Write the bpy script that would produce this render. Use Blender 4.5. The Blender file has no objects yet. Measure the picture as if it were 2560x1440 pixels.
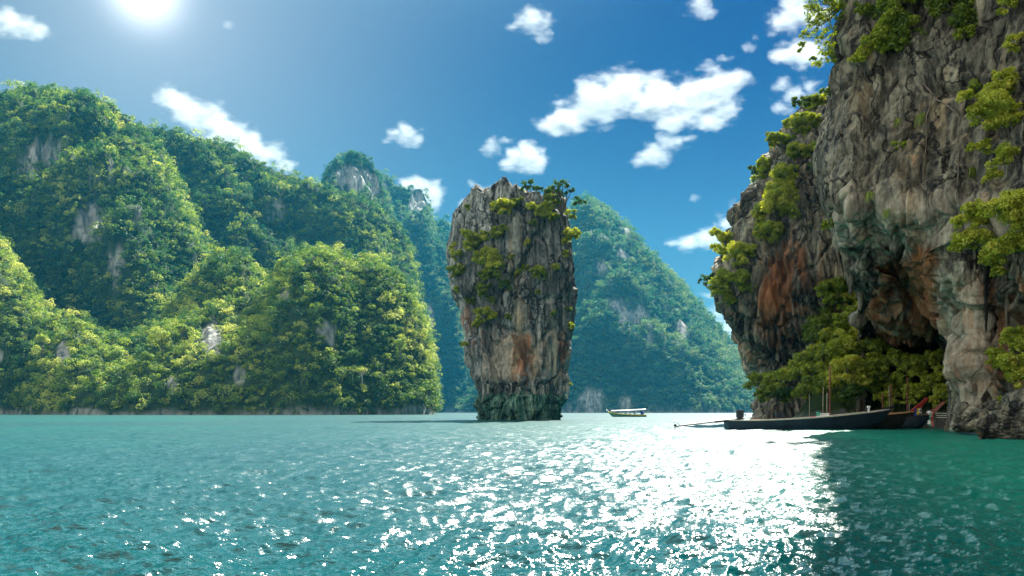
import bpy, math
import numpy as np
from mathutils import Vector, Matrix
from mathutils.bvhtree import BVHTree

SC = bpy.context.scene
COL = SC.collection
R = math.radians
# ------------------------------------------------------------------ camera, sky, sun, exposure
FPX, CX, HY, CAMH = 2000.0, 1280.0, 1030.0, 1.2     # focal length, centre and horizon in photo pixels; eye height
cd = bpy.data.cameras.new('camera'); cam = bpy.data.objects.new('camera', cd); COL.objects.link(cam)
cd.sensor_width = 36.0; cd.lens = 36.0 * FPX / 2560.0
cam.location = (0, 0, CAMH); cam.rotation_euler = (R(90), 0, 0)
cd.shift_y = (HY - 720.0) / 2560.0
cd.clip_start = 0.1; cd.clip_end = 20000
SC.camera = cam

SUN_AZ, SUN_EL = R(23), R(49)          # azimuth to the right of the view axis (+Y)
SUNV = Vector((math.sin(SUN_AZ) * math.cos(SUN_EL), math.cos(SUN_AZ) * math.cos(SUN_EL), math.sin(SUN_EL)))
sd = bpy.data.lights.new('sun', 'SUN'); sun = bpy.data.objects.new('sun', sd); COL.objects.link(sun)
sd.energy = 5.0; sd.angle = R(0.5); sd.color = (1.0, 0.95, 0.84)
sun.rotation_euler = SUNV.to_track_quat('Z', 'Y').to_euler()

W = bpy.data.worlds.new('World'); SC.world = W; W.use_nodes = True
wn = W.node_tree; wn.nodes.clear()
def N(t, typ, **kw):
    n = t.nodes.new(typ)
    for k, v in kw.items():
        if k.startswith('i_'):
            n.inputs[k[2:].replace('_', ' ')].default_value = v
        else:
            setattr(n, k, v)
    return n
sky = N(wn, 'ShaderNodeTexSky', sky_type='NISHITA', sun_disc=False, sun_elevation=SUN_EL, sun_rotation=SUN_AZ,
        air_density=1.0, dust_density=0.6, ozone_density=3.0)
tint = N(wn, 'ShaderNodeMix', data_type='RGBA', blend_type='MULTIPLY'); tint.inputs['Factor'].default_value = 1.0
tint.inputs[7].default_value = (0.0001, 0.020, 0.100, 1)
bg = N(wn, 'ShaderNodeBackground'); bg.inputs['Strength'].default_value = 0.085
wo = N(wn, 'ShaderNodeOutputWorld')
wn.links.new(sky.outputs[0], tint.inputs[6])
tc = N(wn, 'ShaderNodeTexCoord')
nrm = N(wn, 'ShaderNodeVectorMath', operation='NORMALIZE'); wn.links.new(tc.outputs['Generated'], nrm.inputs[0])
def around(vec):                      # cosine of the angle to a direction, never negative
    dot = N(wn, 'ShaderNodeVectorMath', operation='DOT_PRODUCT'); dot.inputs[1].default_value = vec
    wn.links.new(nrm.outputs[0], dot.inputs[0])
    mx = N(wn, 'ShaderNodeMath', operation='MAXIMUM'); mx.inputs[1].default_value = 0.0
    wn.links.new(dot.outputs['Value'], mx.inputs[0]); return mx.outputs[0]
# aureole of the sun, and a second sun glow added on the left, apart from the lamp
GAZ, GEL = math.atan2(360 - CX, FPX), math.atan2(HY + 30, math.hypot(FPX, 920))
sun_glow = around((math.sin(GAZ) * math.cos(GEL), math.cos(GAZ) * math.cos(GEL), math.sin(GEL)))
sunc = around(tuple(SUNV))
def sdir(a, e): return (math.sin(R(a)) * math.cos(R(e)), math.cos(R(a)) * math.cos(R(e)), math.sin(R(e)))
high1, high2, high3 = around(sdir(-3, 49)), around(sdir(-27, 48)), around(sdir(-52, 46))     # unseen bright lobes added above the view to put pale glints on the water
prev = tint.outputs[2]
for src, pw, amt, colr in ((sun_glow, 12, 0.66, (0.12, 0.78, 0.86, 1)), (sun_glow, 24, 0.42, (0.95, 0.5, 0.30, 1)), (sun_glow, 40, 0.36, (1.0, 0.98, 0.93, 1)), (sun_glow, 260, 0.4, (1.0, 0.97, 0.92, 1)), (sun_glow, 2200, 4.0, (1.0, 0.97, 0.92, 1)),
                           (high1, 60, 16.0, (0.62, 0.95, 1.0, 1)), (high2, 60, 13.0, (0.48, 0.93, 1.0, 1)), (high3, 60, 10.0, (0.40, 0.90, 1.0, 1)), (sunc, 90, 18.0, (1.0, 0.98, 0.94, 1))):
    p = N(wn, 'ShaderNodeMath', operation='POWER'); p.inputs[1].default_value = pw
    wn.links.new(src, p.inputs[0])
    m = N(wn, 'ShaderNodeMath', operation='MULTIPLY'); m.inputs[1].default_value = amt
    wn.links.new(p.outputs[0], m.inputs[0])
    mixn = N(wn, 'ShaderNodeMix', data_type='RGBA', blend_type='ADD', clamp_factor=False)
    wn.links.new(m.outputs[0], mixn.inputs['Factor']); wn.links.new(prev, mixn.inputs[6]); mixn.inputs[7].default_value = colr
    prev = mixn.outputs[2]
# paler air towards the horizon
sz0 = N(wn, 'ShaderNodeSeparateXYZ'); wn.links.new(nrm.outputs[0], sz0.inputs[0])
hz1 = N(wn, 'ShaderNodeMath', operation='SUBTRACT', use_clamp=True); hz1.inputs[0].default_value = 1.0; wn.links.new(sz0.outputs['Z'], hz1.inputs[1])
hz2 = N(wn, 'ShaderNodeMath', operation='POWER'); hz2.inputs[1].default_value = 6.0; wn.links.new(hz1.outputs[0], hz2.inputs[0])
hzm = N(wn, 'ShaderNodeMix', data_type='RGBA', blend_type='ADD', clamp_factor=False)
wn.links.new(hz2.outputs[0], hzm.inputs['Factor']); wn.links.new(prev, hzm.inputs[6]); hzm.inputs[7].default_value = (0.9, 2.3, 1.5, 1); prev = hzm.outputs[2]
# fill light added to the sky behind the viewer, mottled like cloud
cn = N(wn, 'ShaderNodeTexNoise'); cn.inputs['Scale'].default_value = 2.5; cn.inputs['Detail'].default_value = 6; wn.links.new(nrm.outputs[0], cn.inputs['Vector'])
fill_d = N(wn, 'ShaderNodeVectorMath', operation='DOT_PRODUCT'); fill_d.inputs[1].default_value = (-0.56, -0.62, 0.55); wn.links.new(nrm.outputs[0], fill_d.inputs[0])
ml = N(wn, 'ShaderNodeMath', operation='MULTIPLY_ADD'); ml.inputs[1].default_value = 0.5; ml.inputs[2].default_value = -0.25; wn.links.new(cn.outputs[0], ml.inputs[0])
ad = N(wn, 'ShaderNodeMath', operation='ADD'); wn.links.new(fill_d.outputs['Value'], ad.inputs[0]); wn.links.new(ml.outputs[0], ad.inputs[1])
mr = N(wn, 'ShaderNodeMapRange', interpolation_type='SMOOTHSTEP'); mr.inputs['From Min'].default_value = 0.12; mr.inputs['From Max'].default_value = 0.75
wn.links.new(ad.outputs[0], mr.inputs['Value'])
cm = N(wn, 'ShaderNodeMix', data_type='RGBA'); wn.links.new(mr.outputs[0], cm.inputs['Factor']); wn.links.new(prev, cm.inputs[6]); cm.inputs[7].default_value = (5.4, 5.3, 4.8, 1)
wn.links.new(cm.outputs[2], bg.inputs['Color']); wn.links.new(bg.outputs[0], wo.inputs['Surface'])

SC.view_settings.view_transform = 'Standard'; SC.view_settings.look = 'None'
SC.view_settings.gamma = 1.0; SC.view_settings.use_curve_mapping = False
SC.view_settings.exposure = 2.0
cy = SC.cycles
cy.use_denoising = True; cy.denoising_prefilter = 'FAST'
cy.max_bounces = 8; cy.diffuse_bounces = 3; cy.glossy_bounces = 3; cy.transmission_bounces = 4
cy.volume_bounces = 3; cy.transparent_max_bounces = 8
cy.sample_clamp_indirect = 6.0; cy.caustics_reflective = False; cy.caustics_refractive = False
cy.volume_max_steps = 256

# ------------------------------------------------------------------ numpy noise
_rt = np.random.default_rng(7)
_T = _rt.random(65536).astype(np.float32)
_G = _rt.normal(size=(65536, 3)).astype(np.float32); _G /= np.linalg.norm(_G, axis=1)[:, None]
def _h(ix, iy, iz):
    return ((ix * 73856093) ^ (iy * 19349663) ^ (iz * 83492791)) & 65535
def gnoise(p):
    p = np.asarray(p, np.float64); i = np.floor(p).astype(np.int64); f = (p - i).astype(np.float32)
    u = f * f * f * (f * (f * 6 - 15) + 10)
    out = 0
    for dx in (0, 1):
        wx = u[..., 0] if dx else 1 - u[..., 0]
        for dy in (0, 1):
            wy = u[..., 1] if dy else 1 - u[..., 1]
            for dz in (0, 1):
                wz = u[..., 2] if dz else 1 - u[..., 2]
                g = _G[_h(i[..., 0] + dx, i[..., 1] + dy, i[..., 2] + dz)]
                d = g[..., 0] * (f[..., 0] - dx) + g[..., 1] * (f[..., 1] - dy) + g[..., 2] * (f[..., 2] - dz)
                out = out + wx * wy * wz * d
    return out * 1.5
def fbm(p, octv=4, gain=0.5, lac=2.03, ridged=False):
    a, s, tot = 1.0, 0.0, 0.0
    p = np.asarray(p, np.float64)
    for _ in range(octv):
        n = gnoise(p)
        if ridged: n = 1 - 2 * np.abs(n)
        s = s + a * n; tot += a
        p = p * lac + 17.13; a *= gain
    return s / tot
def worley(p):
    p = np.asarray(p, np.float64); i = np.floor(p).astype(np.int64); f = (p - i).astype(np.float32)
    f1 = np.full(p.shape[:-1], 9.0, np.float32); f2 = f1.copy(); cid = np.zeros(p.shape[:-1], np.int64)
    off = np.zeros(p.shape, np.float32)
    for dx in (-1, 0, 1):
        for dy in (-1, 0, 1):
            for dz in (-1, 0, 1):
                h = _h(i[..., 0] + dx, i[..., 1] + dy, i[..., 2] + dz)
                o = np.stack([dx + _T[h] - f[..., 0], dy + _T[(h + 1234) & 65535] - f[..., 1], dz + _T[(h + 4321) & 65535] - f[..., 2]], -1)
                d = np.sqrt((o * o).sum(-1))
                n = d < f1
                f2 = np.where(n, f1, np.minimum(f2, d)); cid = np.where(n, h, cid); off = np.where(n[..., None], o, off)
                f1 = np.where(n, d, f1)
    return f1, f2, cid, off
def sstep(a, b, x):
    t = np.clip((x - a) / (b - a), 0, 1); return t * t * (3 - 2 * t)

# ------------------------------------------------------------------ object helpers
def wpt(px, py, Y):                       # a point of the photo at a chosen distance
    return np.stack(np.broadcast_arrays((np.asarray(px, float) - CX) / FPX * Y, np.asarray(Y, float), CAMH + (HY - np.asarray(py, float)) / FPX * Y), -1)
def tag(o, label=None, cat=None, group=None, kind=None):
    if label: o['label'] = label
    if cat: o['category'] = cat
    if group: o['group'] = group
    if kind: o['kind'] = kind
    return o
def npmesh(name, V, F, mat=None, parent=None, smooth=False, fattr=None, vattr=None):
    V = np.asarray(V, np.float32); F = np.asarray(F, np.int32); k = F.shape[1]
    me = bpy.data.meshes.new(name)
    me.vertices.add(len(V)); me.vertices.foreach_set('co', V.ravel())
    me.loops.add(F.size); me.loops.foreach_set('vertex_index', F.ravel())
    me.polygons.add(len(F)); me.polygons.foreach_set('loop_start', np.arange(0, F.size, k, dtype=np.int32))
    me.polygons.foreach_set('use_smooth', np.full(len(F), smooth, bool))
    for dom, at in (('FACE', fattr), ('POINT', vattr)):
        for an, arr in (at or {}).items():
            a = me.attributes.new(an, 'FLOAT', dom); a.data.foreach_set('value', np.asarray(arr, np.float32).ravel())
    me.update(calc_edges=True)
    o = bpy.data.objects.new(name, me); COL.objects.link(o)
    if mat: me.materials.append(mat)
    if parent: o.parent = parent
    return o
def gridfaces(a, b, wrap=False):
    i = np.arange(a - 1)[:, None] * b; j = np.arange(b if wrap else b - 1)[None]
    j2 = (j + 1) % b
    return np.stack([i + j, i + j2, i + b + j2, i + b + j], -1).reshape(-1, 4)
def empty(name, loc, label=None, cat=None, group=None, rz=0):
    o = bpy.data.objects.new(name, None); COL.objects.link(o); o.location = loc; o.rotation_euler = (0, 0, rz)
    o.empty_display_size = 0.2
    return tag(o, label, cat, group)
class MB:
    def __init__(s): s.v = []; s.f = []
    def add(s, V, F):
        n = len(s.v); s.v += [tuple(map(float, q)) for q in V]; s.f += [tuple(int(i) + n for i in q) for q in F]; return s
    def box(s, c, d, rz=0, rx=0, ry=0, bev=0.12):
        b = bev * min(d) * 0.5
        hx, hy, hz = d[0] / 2, d[1] / 2, d[2] / 2
        V = []
        ring = lambda x, y, z: [(-x, -y, z), (x, -y, z), (x, y, z), (-x, y, z)]
        V += ring(hx - b, hy - b, -hz) + ring(hx, hy, -hz + b) + ring(hx, hy, hz - b) + ring(hx - b, hy - b, hz)
        M = Matrix.Translation(c) @ Matrix.Rotation(rz, 4, 'Z') @ Matrix.Rotation(ry, 4, 'Y') @ Matrix.Rotation(rx, 4, 'X')
        F = [(3, 2, 1, 0), (12, 13, 14, 15)]
        for k in range(3):
            for q in range(4):
                F.append((k * 4 + q, k * 4 + (q + 1) % 4, k * 4 + 4 + (q + 1) % 4, k * 4 + 4 + q))
        return s.add([M @ Vector(v) for v in V], F)
    def tube(s, P, r, n=7, cap=True):
        P = [Vector(p) for p in P]
        if not hasattr(r, '__len__'): r = [r] * len(P)
        V, F = [], []
        for i, p in enumerate(P):
            t = (P[min(i + 1, len(P) - 1)] - P[max(i - 1, 0)]).normalized()
            a = t.cross(Vector((0, 0, 1)) if abs(t.z) < 0.9 else Vector((1, 0, 0))).normalized(); b = t.cross(a)
            for k in range(n):
                th = 2 * math.pi * k / n
                V.append(p + (a * math.cos(th) + b * math.sin(th)) * r[i])
        for i in range(len(P) - 1):
            for k in range(n):
                F.append((i * n + k, i * n + (k + 1) % n, (i + 1) * n + (k + 1) % n, (i + 1) * n + k))
        if cap: F += [tuple(range(n))[::-1], tuple((len(P) - 1) * n + k for k in range(n))]
        return s.add(V, F)
    def build(s, name, mat, parent=None, smooth=False):
        me = bpy.data.meshes.new(name); me.from_pydata(s.v, [], s.f); me.update()
        if smooth:
            for p in me.polygons: p.use_smooth = True
        o = bpy.data.objects.new(name, me); COL.objects.link(o); me.materials.append(mat)
        if parent: o.parent = parent
        return o

# ------------------------------------------------------------------ materials
MATS = {}
def newmat(name):
    m = bpy.data.materials.new(name); m.use_nodes = True; t = m.node_tree; t.nodes.clear()
    MATS[name] = m
    return m, t, N(t, 'ShaderNodeOutputMaterial')
def ramp(t, fac, stops):
    r = N(t, 'ShaderNodeValToRGB'); e = r.color_ramp.elements
    while len(e) < len(stops): e.new(0.5)
    for k, (p, c) in enumerate(stops):
        e[k].position = p; e[k].color = (*c, 1) if len(c) == 3 else c
    t.links.new(fac, r.inputs[0]); return r.outputs[0]
def paint(name, c, rough=0.5, var=0.25, scale=6.0, metal=0.0, bump=0.15):
    m, t, o = newmat(name)
    b = N(t, 'ShaderNodeBsdfPrincipled'); b.inputs['Roughness'].default_value = rough; b.inputs['Metallic'].default_value = metal
    tcn = N(t, 'ShaderNodeTexCoord'); nz = N(t, 'ShaderNodeTexNoise'); nz.inputs['Scale'].default_value = scale; nz.inputs['Detail'].default_value = 6
    t.links.new(tcn.outputs['Object'], nz.inputs['Vector'])
    d = tuple(x * (1 - var) for x in c); l = tuple(min(1, x * (1 + var)) for x in c)
    t.links.new(ramp(t, nz.outputs[0], [(0.3, d), (0.7, l)]), b.inputs['Base Color'])
    bp = N(t, 'ShaderNodeBump'); bp.inputs['Strength'].default_value = bump; bp.inputs['Distance'].default_value = 0.02
    t.links.new(nz.outputs[0], bp.inputs['Height']); t.links.new(bp.outputs[0], b.inputs['Normal'])
    t.links.new(b.outputs[0], o.inputs[0]); return m
def leafmat(name, stops, trans=0.5, rough=0.5):
    m, t, o = newmat(name)
    a = N(t, 'ShaderNodeAttribute', attribute_name='tint')
    c = ramp(t, a.outputs['Fac'], stops)
    d = N(t, 'ShaderNodeBsdfDiffuse'); tr = N(t, 'ShaderNodeBsdfTranslucent'); g = N(t, 'ShaderNodeBsdfGlossy'); g.inputs['Roughness'].default_value = rough
    t.links.new(c, d.inputs[0])
    hs = N(t, 'ShaderNodeHueSaturation', i_Hue=0.48, i_Saturation=1.1, i_Value=1.25); t.links.new(c, hs.inputs['Color']); t.links.new(hs.outputs[0], tr.inputs[0])
    m1 = N(t, 'ShaderNodeMixShader'); m1.inputs[0].default_value = trans
    t.links.new(d.outputs[0], m1.inputs[1]); t.links.new(tr.outputs[0], m1.inputs[2])
    m2 = N(t, 'ShaderNodeMixShader'); m2.inputs[0].default_value = 0.025
    t.links.new(m1.outputs[0], m2.inputs[1]); t.links.new(g.outputs[0], m2.inputs[2])
    t.links.new(m2.outputs[0], o.inputs[0]); return m
M_FOREST = leafmat('forest_leaves', [(0.0, (0.010, 0.050, 0.022)), (0.4, (0.040, 0.115, 0.022)), (0.75, (0.19, 0.29, 0.04)), (1.0, (0.42, 0.47, 0.12))])
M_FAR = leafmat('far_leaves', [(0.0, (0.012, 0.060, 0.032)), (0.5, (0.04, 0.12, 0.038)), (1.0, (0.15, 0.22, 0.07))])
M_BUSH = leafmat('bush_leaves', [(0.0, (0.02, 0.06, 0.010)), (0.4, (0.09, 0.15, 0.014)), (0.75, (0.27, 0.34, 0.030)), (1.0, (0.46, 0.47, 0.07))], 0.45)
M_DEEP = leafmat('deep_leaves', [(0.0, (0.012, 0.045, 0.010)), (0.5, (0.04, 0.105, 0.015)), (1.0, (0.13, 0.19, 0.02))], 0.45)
M_BARK = paint('bark', (0.10, 0.085, 0.065), 0.9, 0.4, 3.0)
M_PALEBARK = paint('pale_bark', (0.36, 0.33, 0.26), 0.9, 0.3, 3.0)

def rockmat(name, dark, mid, light, rust, sc=1.0, bumpd=0.25):
    m, t, o = newmat(name); L = t.links.new
    b = N(t, 'ShaderNodeBsdfPrincipled'); b.inputs['Roughness'].default_value = 0.85
    b.inputs['Specular IOR Level'].default_value = 0.25
    tcn = N(t, 'ShaderNodeTexCoord')
    def mapped(s):
        mp = N(t, 'ShaderNodeMapping'); mp.inputs['Scale'].default_value = s; L(tcn.outputs['Object'], mp.inputs['Vector']); return mp.outputs[0]
    def noise(vec, s, det=8, dist=0.0, rough=0.6):
        n = N(t, 'ShaderNodeTexNoise'); n.inputs['Scale'].default_value = s; n.inputs['Detail'].default_value = det
        n.inputs['Distortion'].default_value = dist; n.inputs['Roughness'].default_value = rough; L(vec, n.inputs['Vector']); return n.outputs[0]
    streak = noise(mapped((1, 1, 0.075)), 1.5 * sc, 9, 0.6)
    fine = noise(mapped((1, 1, 0.55)), 3.4 * sc, 10, 0.3, 0.7)
    big = noise(mapped((1, 1, 0.5)), 0.16 * sc, 5, 0.4)
    def math2(op, x, y):
        n = N(t, 'ShaderNodeMath', operation=op)
        for k, q in enumerate((x, y)):
            if isinstance(q, (int, float)): n.inputs[k].default_value = q
            else: L(q, n.inputs[k])
        return n.outputs[0]
    wn_ = N(t, 'ShaderNodeTexNoise'); wn_.inputs['Scale'].default_value = 0.8 * sc; wn_.inputs['Detail'].default_value = 5; L(tcn.outputs['Object'], wn_.inputs['Vector'])
    wa = N(t, 'ShaderNodeVectorMath', operation='MULTIPLY_ADD'); wa.inputs[1].default_value = (1.6 / sc, 1.6 / sc, 2.2 / sc); L(wn_.outputs['Color'], wa.inputs[0]); L(mapped((1, 1, 0.24)), wa.inputs[2])
    def crack(s, wdt):
        vo = N(t, 'ShaderNodeTexVoronoi', feature='DISTANCE_TO_EDGE'); vo.inputs['Scale'].default_value = s; L(wa.outputs[0], vo.inputs['Vector'])
        return ramp(t, vo.outputs['Distance'], [(0.0, (0, 0, 0)), (wdt, (1, 1, 1))])
    cr1 = crack(0.42 * sc, 0.035); cr2 = crack(1.3 * sc, 0.05)
    f0 = math2('ADD', math2('MULTIPLY', streak, 0.62), math2('MULTIPLY', fine, 0.38))
    f = math2('ADD', f0, math2('ADD', math2('MULTIPLY', math2('SUBTRACT', cr1, 1.0), 0.16), math2('MULTIPLY', math2('SUBTRACT', cr2, 1.0), 0.035)))
    base = ramp(t, f, [(0.36, dark), (0.46, mid), (0.56, light), (0.68, tuple(min(1, x * 1.25) for x in light))])
    def attr(nm): 
        a = N(t, 'ShaderNodeAttribute', attribute_name=nm); return a.outputs['Fac']
    def mix(fac, a, c):
        n = N(t, 'ShaderNodeMix', data_type='RGBA'); L(fac, n.inputs['Factor']); L(a, n.inputs[6])
        if isinstance(c, tuple): n.inputs[7].default_value = (*c, 1)
        else: L(c, n.inputs[7])
        return n.outputs[2]
    rs = noise(mapped((1, 1, 0.16)), 0.8 * sc, 8, 0.6)
    rustc = ramp(t, rs, [(0.3, tuple(x * 0.35 for x in rust)), (0.5, rust), (0.7, (min(1, rust[0] * 1.3), rust[1] * 1.75, rust[2] * 2.4))])
    rf = ramp(t, math2('ADD', attr('rust'), math2('MULTIPLY', math2('SUBTRACT', rs, 0.5), 2.2)), [(0.35, (0, 0, 0)), (0.75, (0.85, 0.85, 0.85))])
    c1 = mix(rf, base, rustc)
    pf = ramp(t, math2('ADD', attr('pale'), math2('MULTIPLY', math2('SUBTRACT', streak, 0.5), 1.0)), [(0.35, (0, 0, 0)), (0.7, (0.85, 0.85, 0.85))])
    c2 = mix(pf, c1, ramp(t, fine, [(0.3, (0.30, 0.26, 0.19)), (0.65, (0.55, 0.50, 0.40))]))
    af = ramp(t, math2('ADD', attr('algae'), math2('MULTIPLY', math2('SUBTRACT', fine, 0.5), 0.6)), [(0.35, (0, 0, 0)), (0.65, (0.92, 0.92, 0.92))])
    c3 = mix(af, c2, ramp(t, f, [(0.36, (0.004, 0.020, 0.016)), (0.48, (0.035, 0.14, 0.105)), (0.60, (0.22, 0.36, 0.27))]))
    blk = ramp(t, noise(mapped((1, 1, 0.05)), 0.75 * sc, 6, 0.5), [(0.40, (0.22, 0.22, 0.23)), (0.52, (1, 1, 1))])
    nb_ = N(t, 'ShaderNodeMix', data_type='RGBA', blend_type='MULTIPLY'); nb_.inputs['Factor'].default_value = 0.6; L(c3, nb_.inputs[6]); L(blk, nb_.inputs[7])
    tanf = ramp(t, noise(mapped((1, 1, 0.09)), 0.55 * sc, 6, 0.4), [(0.52, (1, 1, 1)), (0.66, (1.0, 0.74, 0.47))])
    nt_ = N(t, 'ShaderNodeMix', data_type='RGBA', blend_type='MULTIPLY'); nt_.inputs['Factor'].default_value = 0.6; L(nb_.outputs[2], nt_.inputs[6]); L(tanf, nt_.inputs[7]); c3 = nt_.outputs[2]
    df = ramp(t, big, [(0.42, (0.45, 0.45, 0.47)), (0.6, (1, 1, 1))])
    n = N(t, 'ShaderNodeMix', data_type='RGBA', blend_type='MULTIPLY'); n.inputs['Factor'].default_value = 0.7; L(c3, n.inputs[6]); L(df, n.inputs[7])
    L(n.outputs[2], b.inputs['Base Color'])
    bp = N(t, 'ShaderNodeBump'); bp.inputs['Strength'].default_value = 1.0; bp.inputs['Distance'].default_value = bumpd * 1.6
    L(f, bp.inputs['Height']); L(bp.outputs[0], b.inputs['Normal'])
    L(b.outputs[0], o.inputs[0]); return m
M_ROCK = rockmat('grey_limestone', (0.010, 0.011, 0.011), (0.080, 0.080, 0.064), (0.26, 0.245, 0.18), (0.33, 0.13, 0.045), 1.0, 0.2)
M_STACK = rockmat('stack_limestone', (0.012, 0.016, 0.018), (0.115, 0.135, 0.13), (0.33, 0.35, 0.32), (0.34, 0.15, 0.065), 0.8, 0.3)
M_HILLROCK = rockmat('hill_limestone', (0.05, 0.065, 0.06), (0.16, 0.18, 0.17), (0.38, 0.39, 0.36), (0.3, 0.17, 0.08), 0.15, 1.0)

def hillmat():
    m, t, o = newmat('hill_undergrowth'); L = t.links.new
    b = N(t, 'ShaderNodeBsdfPrincipled'); b.inputs['Roughness'].default_value = 0.95; b.inputs['Specular IOR Level'].default_value = 0.1
    tcn = N(t, 'ShaderNodeTexCoord')
    n1 = N(t, 'ShaderNodeTexNoise'); n1.inputs['Scale'].default_value = 0.25; n1.inputs['Detail'].default_value = 8; L(tcn.outputs['Object'], n1.inputs['Vector'])
    g = ramp(t, n1.outputs[0], [(0.35, (0.012, 0.028, 0.012)), (0.65, (0.032, 0.052, 0.016))])
    mp = N(t, 'ShaderNodeMapping'); mp.inputs['Scale'].default_value = (1, 1, 0.13); L(tcn.outputs['Object'], mp.inputs['Vector'])
    n2 = N(t, 'ShaderNodeTexNoise'); n2.inputs['Scale'].default_value = 0.35; n2.inputs['Detail'].default_value = 9; n2.inputs['Distortion'].default_value = 0.6; L(mp.outputs[0], n2.inputs['Vector'])
    r = ramp(t, n2.outputs[0], [(0.32, (0.04, 0.05, 0.05)), (0.48, (0.17, 0.18, 0.17)), (0.60, (0.27, 0.27, 0.25))])
    a = N(t, 'ShaderNodeAttribute', attribute_name='rock')
    mx_ = N(t, 'ShaderNodeMix', data_type='RGBA'); L(a.outputs['Fac'], mx_.inputs['Factor']); L(g, mx_.inputs[6]); L(r, mx_.inputs[7])
    L(mx_.outputs[2], b.inputs['Base Color'])
    bp = N(t, 'ShaderNodeBump'); bp.inputs['Strength'].default_value = 0.8; bp.inputs['Distance'].default_value = 1.5; L(n2.outputs[0], bp.inputs['Height']); L(bp.outputs[0], b.inputs['Normal'])
    L(b.outputs[0], o.inputs[0]); return m
M_HILL = hillmat()

# ------------------------------------------------------------------ leaf builders
def cards(P, D, L, Wd, rng, up=0.5, jit=0.6, droop=0.25):
    n = len(P)
    nr = D * 0.7 + np.array([0, 0, up]) + rng.normal(size=(n, 3)) * jit
    nr /= np.linalg.norm(nr, axis=1)[:, None] + 1e-9
    a = rng.normal(size=(n, 3)) + D * 0.8 - np.array([0, 0, droop])
    a -= (a * nr).sum(1)[:, None] * nr
    a /= np.linalg.norm(a, axis=1)[:, None] + 1e-9
    b = np.cross(nr, a)
    L = np.broadcast_to(L, (n,))[:, None]; Wd = np.broadcast_to(Wd, (n,))[:, None]
    V = np.stack([P - a * L * 0.5, P + b * Wd * 0.5 - a * L * 0.05 - nr * Wd * 0.12, P + a * L * 0.5 - nr * L * 0.1, P - b * Wd * 0.5 - a * L * 0.05 - nr * Wd * 0.12], 1)
    return V.reshape(-1, 3), np.arange(4 * n).reshape(n, 4)
def unit(n, rng, up=0.0):
    d = rng.normal(size=(n, 3)); d[:, 2] += up
    return d / (np.linalg.norm(d, axis=1)[:, None] + 1e-9)
def crowns(C, r, per, leaf, rng, flat=0.75, nsub=9, tint0=None):
    """leaf cards of many crowns at once: C (n,3) centres, r (n,) radii"""
    n = len(C)
    per = np.broadcast_to(per, (n,)).astype(int)
    so = unit(n * nsub, rng, 0.9).reshape(n, nsub, 3) * (r[:, None, None] * rng.uniform(0.3, 1.0, (n, nsub, 1)))
    so[..., 2] *= flat
    sr = r[:, None] * rng.uniform(0.24, 0.52, (n, nsub))
    st = rng.normal(size=(n, nsub)) * 0.12
    idx = np.repeat(np.arange(n), per); m = len(idx)
    k = rng.integers(0, nsub, m)
    d = unit(m, rng, 0.55)
    P = C[idx] + so[idx, k] + d * (sr[idx, k] * rng.uniform(0.75, 1.05, m))[:, None] * np.array([1, 1, 0.8])
    sz = leaf * rng.uniform(0.6, 1.35, m)
    V, F = cards(P, d, sz, sz * 0.62, rng, up=0.8, jit=0.5)
    t0 = rng.uniform(0.15, 0.75, n) if tint0 is None else tint0
    T = np.clip(t0[idx] + st[idx, k] + rng.normal(size=m) * 0.055, 0, 1)
    return V, F, T

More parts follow.
